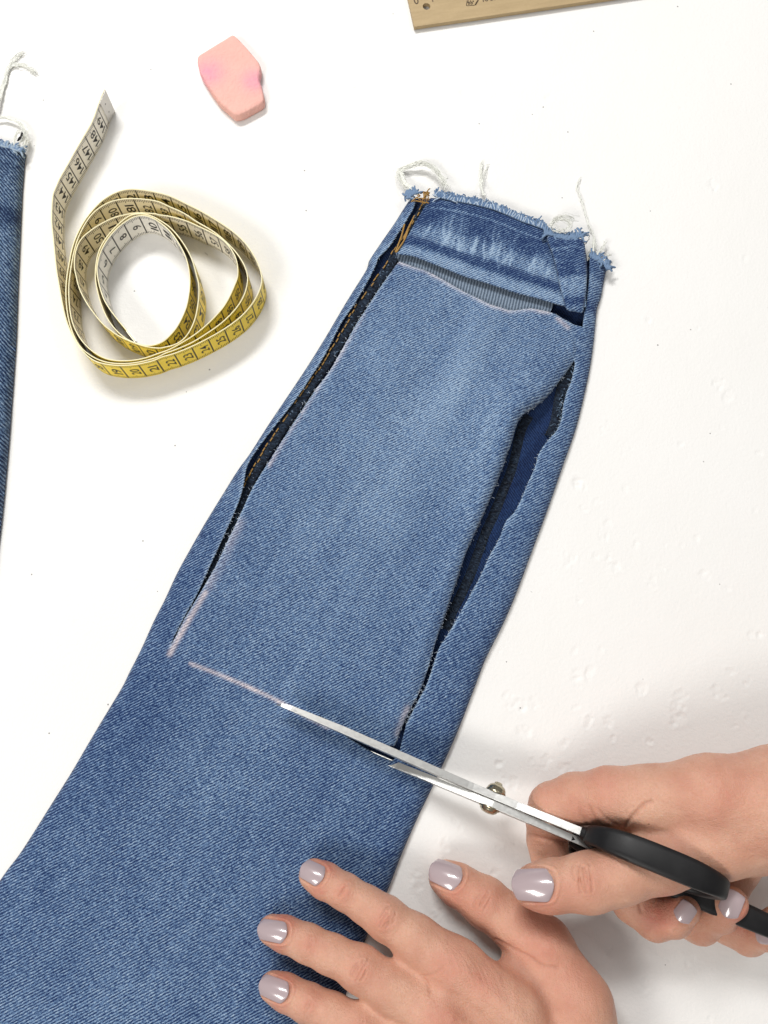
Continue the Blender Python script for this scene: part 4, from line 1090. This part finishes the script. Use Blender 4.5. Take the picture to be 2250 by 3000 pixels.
class Hand:
    def __init__(s, h, zs=1.0): s.groups = []; s.h = h
    def chain(s, pts, k=.5):
        """pts: (px,py,z,r_px[,flat])"""
        g = []
        for p in pts:
            r = p[3] / PXCM(p[0], p[1], p[2]); g.append((P(p[0], p[1], p[2]), r))
        s.groups.append(([(g[i], g[i + 1]) for i in range(len(g) - 1)], k)); return g
    def balls(s, pts, k=.5):
        g = [(P(p[0], p[1], p[2]), p[3] / PXCM(p[0], p[1], p[2])) for p in pts]
        s.groups.append(([((a, r), (a + [0, 0, .01], r)) for a, r in g], k))
    def build(s, join):
        allp = [e for g, _ in s.groups for e in g]
        lo = np.min([np.minimum(a[0] - a[1], b[0] - b[1]) for a, b in allp], 0) - .5
        hi = np.max([np.maximum(a[0] + a[1], b[0] + b[1]) for a, b in allp], 0) + .5
        h = s.h; n = np.ceil((hi - lo) / h).astype(int) + 1
        ax = [(lo[d] + h * np.arange(n[d])).astype(np.float32) for d in range(3)]
        F = np.full(n, 9.0, np.float32)
        def smin(a, b, k):
            m = np.minimum(a, b); q = np.maximum(k - np.abs(a - b), 0); return m - q * q / (4 * k)
        for gi, (segs, k) in enumerate(s.groups):
            glo = np.min([np.minimum(a[0] - a[1], b[0] - b[1]) for a, b in segs], 0) - .8
            ghi = np.max([np.maximum(a[0] + a[1], b[0] + b[1]) for a, b in segs], 0) + .8
            sl = [slice(max(0, int((glo[d] - lo[d]) / h)), min(n[d], int((ghi[d] - lo[d]) / h) + 2)) for d in range(3)]
            X, Y, Z = ax[0][sl[0]][:, None, None], ax[1][sl[1]][None, :, None], ax[2][sl[2]][None, None, :]
            G = None
            for (a, ra), (b, rb) in segs:
                d = (b - a).astype(np.float32); l2 = float(d @ d) + 1e-9
                wx, wy, wz = X - np.float32(a[0]), Y - np.float32(a[1]), Z - np.float32(a[2])
                t = np.clip((wx * d[0] + wy * d[1] + wz * d[2]) / l2, 0, 1)
                D = np.sqrt((wx - t * d[0]) ** 2 + (wy - t * d[1]) ** 2 + (wz - t * d[2]) ** 2) - (np.float32(ra) + t * np.float32(rb - ra))
                G = D if G is None else smin(G, D, np.float32(k))
            F[tuple(sl)] = smin(F[tuple(sl)], G, np.float32(join[gi] if isinstance(join, (list, tuple)) else join))
        s.F, s.lo, s.ax = F, lo, ax
        return surface_nets(F, lo, h)
def grad_normals(V, F, lo, h):
    I = np.clip(((V - lo) / h).round().astype(int), 1, np.array(F.shape) - 2)
    g = np.stack([F[I[:, 0] + 1, I[:, 1], I[:, 2]] - F[I[:, 0] - 1, I[:, 1], I[:, 2]], F[I[:, 0], I[:, 1] + 1, I[:, 2]] - F[I[:, 0], I[:, 1] - 1, I[:, 2]], F[I[:, 0], I[:, 1], I[:, 2] + 1] - F[I[:, 0], I[:, 1], I[:, 2] - 1]], 1)
    return g / np.maximum(np.linalg.norm(g, axis=1, keepdims=True), 1e-6)
CAMP = np.array([0, 0, CAM_H])
def to_px(V):
    d = V - CAMP; w = d @ _fwd
    return np.stack([1125 + CAM_F * (d @ _right) / w, 1500 - CAM_F * (d @ _up) / w], 1)
def pick_surface(V, N, px, rad=9):
    """front-most skin point behind a photo position, with its mean normal"""
    q = to_px(V); m = (np.abs(q - np.array(px)) < rad).all(1) & (((CAMP - V) * N).sum(1) > 0)
    dist = np.linalg.norm(V[m] - CAMP, axis=1)
    k = dist < dist.min() + .5
    return V[m][k].mean(0), N[m][k].mean(0) / np.linalg.norm(N[m][k].mean(0))
def add_nail(parent, V, N, base, tip, wpx, lift=.03, zt=None):
    mid = ((base[0] + tip[0]) / 2, (base[1] + tip[1]) / 2)
    pb, nb = pick_surface(V, N, (base[0] * .85 + tip[0] * .15, base[1] * .85 + tip[1] * .15))
    pm, nm = pick_surface(V, N, (base[0] * .5 + tip[0] * .5, base[1] * .5 + tip[1] * .5))
    # direction of the nail: through the two photo positions, in the tangent plane of the bed
    n = nm * .75 + nb * .25; n /= np.linalg.norm(n)
    def onplane(px):
        d = _fwd + (px[0] - 1125) / CAM_F * _right - (px[1] - 1500) / CAM_F * _up
        t = ((pm - CAMP) @ n) / (d @ n); return CAMP + t * d
    B, T = onplane(base), onplane(tip)
    f = T - B; L = np.linalg.norm(f); f /= L; f -= n * (f @ n); f /= np.linalg.norm(f)
    sd_ = np.cross(n, f)
    W = wpx / PXCM(mid[0], mid[1], pm[2])
    nu, nv = 17, 15; Vn, Fn = [], []
    C = (B + T) / 2 + n * lift
    for j in range(nv):
        v = j / (nv - 1)
        wv = W / 2 * (1.0 - .10 * v ** 2) * (min(1, (1 - (1 - min(v / .16, 1)) ** 2 * .28))) * (1 - .20 * max(0, (v - .90) / .10) ** 2)
        for i in range(nu):
            u = -1 + 2 * i / (nu - 1)
            cub = .10 * (1 - v) ** 3 * (u * u) * L                       # rounded cuticle
            endr = -.055 * max(0, (v - .8) / .2) * u * u * L             # rounded free edge
            z = -(.34 * W) * (u * u) * .62 + .05 * L * (4 * v * (1 - v)) - .05 * L * v * v + .02
            Vn.append(C + f * ((v - .5) * L + cub + endr) + sd_ * u * wv + n * z)
    for j in range(nv - 1):
        for i in range(nu - 1): Fn.append((j * nu + i, j * nu + i + 1, (j + 1) * nu + i + 1, (j + 1) * nu + i))
    o = mesh_obj('fingernail', Vn, Fn, M_nail, parent)
    bm = bmesh.new(); bm.from_mesh(o.data); bm.normal_update(); bm.faces.ensure_lookup_table()
    if np.array(bm.faces[len(bm.faces) // 2].normal) @ n < 0:
        for fc in bm.faces: fc.normal_flip()
    bm.to_mesh(o.data); bm.free()
    modifier(o, 'SOLIDIFY', thickness=.075 * S, offset=-1); modifier(o, 'BEVEL', width=.0003, segments=2, limit_method='ANGLE'); modifier(o, 'SUBSURF', levels=1, render_levels=1)
    return o
def skin_mesh(name, hand, join, creases, reds, root, smooth=3):
    V, Q = hand.build(join)
    N = grad_normals(V, hand.F, hand.lo, hand.h)
    # relax
    e = np.vstack([Q[:, [0, 1]], Q[:, [1, 2]], Q[:, [2, 3]], Q[:, [3, 0]]])
    for _ in range(smooth):
        acc = np.zeros_like(V); cnt = np.zeros(len(V))
        for a in range(3):
            acc[:, a] = np.bincount(e[:, 0], V[e[:, 1], a], len(V)) + np.bincount(e[:, 1], V[e[:, 0], a], len(V))
        cnt = np.bincount(e[:, 0], minlength=len(V)) + np.bincount(e[:, 1], minlength=len(V))
        V = V * .5 + .5 * acc / np.maximum(cnt, 1)[:, None]
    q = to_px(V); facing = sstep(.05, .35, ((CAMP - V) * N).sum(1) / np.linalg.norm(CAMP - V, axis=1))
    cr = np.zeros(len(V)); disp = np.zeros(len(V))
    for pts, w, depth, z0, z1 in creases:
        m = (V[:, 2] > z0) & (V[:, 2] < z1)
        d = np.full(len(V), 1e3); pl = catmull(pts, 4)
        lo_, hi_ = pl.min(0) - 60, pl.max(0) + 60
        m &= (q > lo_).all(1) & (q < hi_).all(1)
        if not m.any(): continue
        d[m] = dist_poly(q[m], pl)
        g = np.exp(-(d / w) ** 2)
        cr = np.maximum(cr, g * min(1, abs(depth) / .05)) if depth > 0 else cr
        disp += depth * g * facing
    V = V - N * disp[:, None]
    V += N * (0.10 * fbm(V[:, 0] * .7 + 50, V[:, 1] * .7 + V[:, 2], 2) + 0.022 * fbm(V[:, 0] * 4 + 9, V[:, 1] * 4 + V[:, 2] * 3, 2))[:, None]
    red = np.zeros(len(V))
    for (px, py, z, r, amp) in reds:
        red = np.maximum(red, amp * np.exp(-((np.linalg.norm(q - np.array([px, py]), axis=1)) / r) ** 2) * (V[:, 2] > z))
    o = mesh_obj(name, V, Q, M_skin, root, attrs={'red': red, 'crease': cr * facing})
    return V, N
bz = lambda x, y: (700 + x / 1.8433, 2400 + y / 1.8433)
hz = lambda x, y: (1350 + x / 1.8433, 2100 + y / 1.8433)
kz = lambda x, y: (1650 + x / 2.765, 2350 + y / 2.765)
def J(fn, x, y, z, r): p = fn(x, y); return (p[0], p[1], z, r / 1.8433)

# left hand, flat on the cloth
lh = thing('hand', P(*bz(1500, 1100), 0), 'left hand with lilac nails pressed flat on the denim, fingers spread', 'hand')
H = Hand(0.058)
idx_ = H.chain([J(bz, 405, 300, 1.68, 80), J(bz, 470, 335, 1.75, 88), J(bz, 575, 392, 1.95, 90), J(bz, 690, 462, 2.12, 94), J(bz, 795, 532, 2.35, 108), J(bz, 950, 645, 2.5, 118), J(bz, 1170, 800, 2.75, 140)], .35)
H.chain([J(bz, 180, 598, 1.62, 78), J(bz, 250, 622, 1.72, 86), J(bz, 370, 668, 1.92, 90), J(bz, 500, 730, 2.15, 98), J(bz, 650, 805, 2.4, 112), J(bz, 830, 915, 2.6, 122), J(bz, 1080, 1060, 2.9, 145)], .35)
H.chain([J(bz, 185, 905, 1.60, 78), J(bz, 255, 935, 1.70, 86), J(bz, 370, 990, 1.9, 92), J(bz, 500, 1050, 2.1, 98), J(bz, 650, 1130, 2.4, 115), J(bz, 820, 1220, 2.5, 122), J(bz, 1030, 1330, 2.8, 145)], .35)
H.chain([J(bz, 420, 1345, 1.5, 70), J(bz, 560, 1390, 1.7, 82), J(bz, 760, 1460, 2.0, 95), J(bz, 1040, 1580, 2.4, 130)], .35)
H.chain([J(bz, 1110, 312, .92, 84), J(bz, 1180, 352, 1.0, 102), J(bz, 1330, 452, 1.2, 122), J(bz, 1480, 560, 1.5, 128), J(bz, 1640, 690, 1.9, 150), J(bz, 1810, 1010, 2.3, 200), J(bz, 1860, 1400, 2.6, 250), J(bz, 1800, 1750, 2.8, 270)], .5)
# palm fan
H.chain([J(bz, 1170, 800, 2.7, 140), J(bz, 1480, 1040, 3.0, 170), J(bz, 1750, 1600, 3.2, 230)], .5)
H.chain([J(bz, 1080, 1060, 2.85, 145), J(bz, 1350, 1260, 3.0, 170), J(bz, 1650, 1650, 3.1, 220)], .5)
H.chain([J(bz, 1030, 1330, 2.75, 145), J(bz, 1300, 1500, 2.9, 170), J(bz, 1550, 1750, 3.0, 220)], .5)
H.chain([J(bz, 1040, 1580, 2.4, 130), J(bz, 1350, 1720, 2.6, 180)], .5)
H.chain([J(bz, 1700, 1650, 3.1, 290), J(bz, 1800, 2100, 3.6, 270), J(bz, 1950, 2700, 4.5, 320)], .5)
H.chain([J(bz, 1480, 800, 2.2, 70), J(bz, 1640, 900, 2.4, 110)], .5)
_kr = np.random.default_rng(21)
def knuckle(fn, c, d, ws, L, w=5, depth=.035, z0=0, z1=9):
    """irregular transverse folds across a finger joint; d = finger direction"""
    d = np.array(d, float); d /= np.linalg.norm(d); n = np.array([-d[1], d[0]]); out = []
    lo_, hi_ = min(o for o, _ in ws), max(o for o, _ in ws)
    span = max(hi_ - lo_, 16)
    for k in range(max(4, int(span / 9))):
        o = _kr.uniform(lo_ - 6, hi_ + 6); mid = (o - (lo_ + hi_) / 2) / span
        l = _kr.uniform(.28, .85) * (1 - .7 * abs(mid)); off = _kr.uniform(-.35, .35); bow = -14 * mid + _kr.uniform(-4, 4)
        b = [np.array(c) + d * (o + bow * u * u + _kr.uniform(-2, 2)) + n * (u * l + off) * L for u in (-1, -.5, 0, .5, 1)]
        out.append(([fn(*p) for p in b], w * _kr.uniform(.45, .8), depth * _kr.uniform(.5, 1.25), z0, z1))
    # the soft pad between the folds
    out.append(([fn(*(np.array(c) + n * L * u)) for u in (-.5, 0, .5)], 22, -.05, z0, z1))
    return out
cre = []
cre += knuckle(bz, (560, 392), (.83, .56), [(-14, .8), (8, .9)], 60, 4, .035)
cre += knuckle(bz, (790, 535), (.83, .56), [(-34, .55), (-16, .75), (4, .85), (26, .7), (46, .5)], 78, 4.2, .04)
cre += knuckle(bz, (385, 672), (.9, .43), [(-16, .8), (8, .9)], 62, 4, .035)
cre += knuckle(bz, (655, 812), (.87, .49), [(-40, .5), (-18, .75), (6, .85), (30, .7), (52, .5)], 85, 4.2, .04)
cre += knuckle(bz, (380, 1000), (.9, .45), [(-14, .8), (10, .9)], 62, 4, .035)
cre += knuckle(bz, (640, 1140), (.87, .49), [(-30, .6), (0, .8), (28, .7)], 85, 4.2, .04)
cre += knuckle(bz, (1330, 440), (.86, .51), [(-44, .6), (-20, .8), (8, .9), (38, .7)], 82, 4.2, .035)
cre += [([bz(1385, 650), bz(1480, 700), bz(1560, 738), bz(1640, 790), bz(1720, 800)], 5, .06, 0, 9)]
cre += [([bz(990, 850), bz(1015, 880), bz(1030, 930)], 5, .05, 0, 9), ([bz(1000, 845), bz(1060, 830), bz(1100, 800)], 4, .03, 0, 9)]
for k in range(9):   # folds where the skin gathers between index and thumb
    x = 1080 + 36 * k + _kr.uniform(-8, 8); y = 640 + 18 * k + _kr.uniform(-12, 12)
    cre.append(([bz(x, y), bz(x + 55, y + 85), bz(x + 95, y + 190)], 3.0, .011, 0, 9))
for (a, b) in (((1230, 830), (1640, 1200)), ((1160, 1090), (1560, 1330))):   # tendons
    cre.append(([bz(*a), bz((a[0] + b[0]) / 2, (a[1] + b[1]) / 2 + 8), bz(*b)], 22, -.07, 0, 9))
cre.append(([bz(1150, 960), bz(1350, 1130), bz(1560, 1290)], 26, .06, 0, 9))
cre.append(([bz(1380, 720), bz(1560, 860), bz(1700, 1020)], 22, .05, 0, 9))
reds = []
for x, y in ((470, 250), (250, 545), (240, 875)): reds.append((*bz(x, y), 0, 42, .75))
for x, y in ((430, 380), (210, 680), (220, 1000)): reds.append((*bz(x, y), 0, 26, .6))
for x, y, r in ((790, 535, 42), (660, 815, 45), (640, 1140, 45), (560, 400, 34), (390, 670, 34), (380, 1000, 34), (1340, 440, 50), (1150, 800, 80), (1080, 1080, 70), (1300, 880, 70)): reds.append((*bz(x, y), 0, r, .45))
reds.append((*bz(1150, 420), 0, 60, .5)); reds.append((*bz(1620, 640), 0, 110, .45)); reds.append((*bz(1780, 850), 0, 110, .4))
def nail_fold(b, t, w):
    b, t = np.array(b), np.array(t); f = (t - b) / np.linalg.norm(t - b); n = np.array([-f[1], f[0]]); L = np.linalg.norm(t - b)
    pts = [b + f * L * .72 + n * w * .52, b + f * L * .3 + n * w * .54, b + f * L * .04 + n * w * .42, b - f * 4, b + f * L * .04 - n * w * .42, b + f * L * .3 - n * w * .54, b + f * L * .72 - n * w * .52]
    return (pts, 4.0, .05, 0, 9), ([p + (p - (b + f * L * .4)) * .16 for p in pts], 4.5, -.03, 0, 9)
LNAILS = (((458, 318), (334, 252), 112), ((262, 618), (96, 586), 112), ((268, 948), (106, 882), 114), ((1203, 330), (1030, 252), 140))
for b, t, w in LNAILS: cre += list(nail_fold(bz(*b), bz(*t), w / 1.8433))
LV, LN = skin_mesh('skin', H, .55, cre, reds, lh)
for b, t, w in (((458, 318), (334, 252), 112), ((262, 618), (96, 586), 112), ((268, 948), (106, 882), 114), ((1203, 330), (1030, 252), 140)):
    add_nail(lh, LV, LN, bz(*b), bz(*t), w / 1.8433)

# right hand closed on the scissor handles
rh = thing('hand', P(*hz(1500, 700), 0), 'right hand with lilac nails gripping the black scissor handles', 'hand')
H = Hand(0.058)
# index finger: out along the back of the scissors, then bent down
H.chain([J(hz, 1010, 440, 4.4, 165), J(hz, 800, 430, 3.6, 150), J(hz, 620, 440, 2.8, 128), J(hz, 492, 478, 2.3, 118), J(hz, 464, 560, 1.9, 108), J(hz, 466, 660, 1.6, 102), J(hz, 485, 760, 1.4, 95), J(hz, 510, 830, 1.3, 82)], .35)
# thumb through the loop
H.chain([J(hz, 395, 918, 4.3, 112), J(hz, 480, 915, 4.35, 130), J(hz, 690, 895, 4.5, 146), J(hz, 860, 850, 4.6, 146), J(hz, 1080, 770, 4.6, 165), J(hz, 1350, 660, 4.6, 205), J(hz, 1700, 560, 5.0, 260)], .5)
H.chain([J(hz, 1180, 620, 3.1, 115), J(hz, 950, 860, 1.9, 108), J(hz, 930, 1000, 2.0, 108), J(hz, 1050, 1090, 2.2, 108), J(hz, 1150, 1085, 2.9, 98), J(hz, 1210, 1045, 3.4, 84)], .3)
H.chain([J(hz, 1400, 640, 3.0, 115), J(hz, 1200, 900, 1.5, 106), J(hz, 1170, 1060, 1.5, 104), J(hz, 1290, 1110, 1.8, 104), J(hz, 1400, 1060, 3.0, 96), J(hz, 1465, 1005, 3.9, 84)], .3)
H.chain([J(hz, 1600, 680, 3.0, 110), J(hz, 1420, 960, 1.3, 98), J(hz, 1440, 1120, 1.3, 98), J(hz, 1550, 1180, 1.5, 98), J(hz, 1650, 1160, 2.5, 90), J(hz, 1700, 1110, 3.2, 78)], .3)
H.chain([J(hz, 1010, 440, 4.4, 165), J(hz, 1350, 430, 5.0, 210), J(hz, 1750, 480, 5.2, 310), J(hz, 2300, 520, 5.5, 330), J(hz, 3000, 560, 6.0, 380)], .5)
H.chain([J(hz, 1120, 560, 3.8, 130), J(hz, 900, 600, 2.9, 110), J(hz, 830, 600, 2.5, 90), J(hz, 960, 740, 3.2, 110)], .5)
H.chain([J(hz, 1180, 600, 3.6, 170), J(hz, 1500, 600, 3.8, 230), J(hz, 1850, 560, 4.6, 280)], .5)
cre = []
cre += knuckle(hz, (680, 880), (1, -.12), [(-42, .45), (40, .6)], 92, 4.5, .05, 3)
cre += [([hz(640, 800), hz(632, 850), hz(650, 900), hz(680, 950)], 4, .055, 3, 9), ([hz(668, 810), hz(680, 850), hz(684, 890)], 3.5, .045, 3, 9), ([hz(602, 800), hz(600, 840), hz(615, 880)], 3.5, .04, 3, 9), ([hz(690, 790), hz(710, 830), hz(718, 870)], 3, .03, 3, 9)]
cre += [([hz(1032, 458), hz(985, 478), hz(945, 520), hz(905, 565), hz(880, 595)], 6, .09, 3, 9)]
cre += [([hz(690, 480), hz(715, 540), hz(760, 590)], 6, .035, 2, 9), ([hz(640, 470), hz(650, 530), hz(690, 590)], 6, .03, 2, 9), ([hz(740, 500), hz(790, 555), hz(850, 590)], 5, .03, 2, 9)]
cre += [([hz(360, 630), hz(430, 655), hz(520, 670), hz(575, 680)], 6, .06, 0, 9), ([hz(975, 1055), hz(965, 1000), hz(1000, 940)], 5, .06, 0, 4)]
reds = []
for x, y, r, a in ((560, 960, 70, .3), (430, 1020, 70, .6), (760, 360, 90, .4), (480, 420, 60, .35), (660, 500, 70, .35), (1060, 1080, 55, .8), (1120, 1010, 40, .6), (1520, 1090, 50, .8), (1420, 430, 120, .3), (700, 900, 60, .3)): reds.append((*hz(x, y), 0, r, a))
cre += list(nail_fold(hz(505, 908), hz(270, 903), 172 / 1.8433))
RV, RN = skin_mesh('skin', H, [.4, .4, .10, .10, .10, .5, .4, .3], cre, reds, rh)
add_nail(rh, RV, RN, hz(505, 908), hz(270, 903), 172 / 1.8433)
for b, t, w in (((935, 960), (1040, 822), 150), ((1315, 930), (1410, 722), 170), ((1590, 1130), (1690, 965), 150)):
    add_nail(rh, RV, RN, kz(*b), kz(*t), w / 2.765, lift=.09)
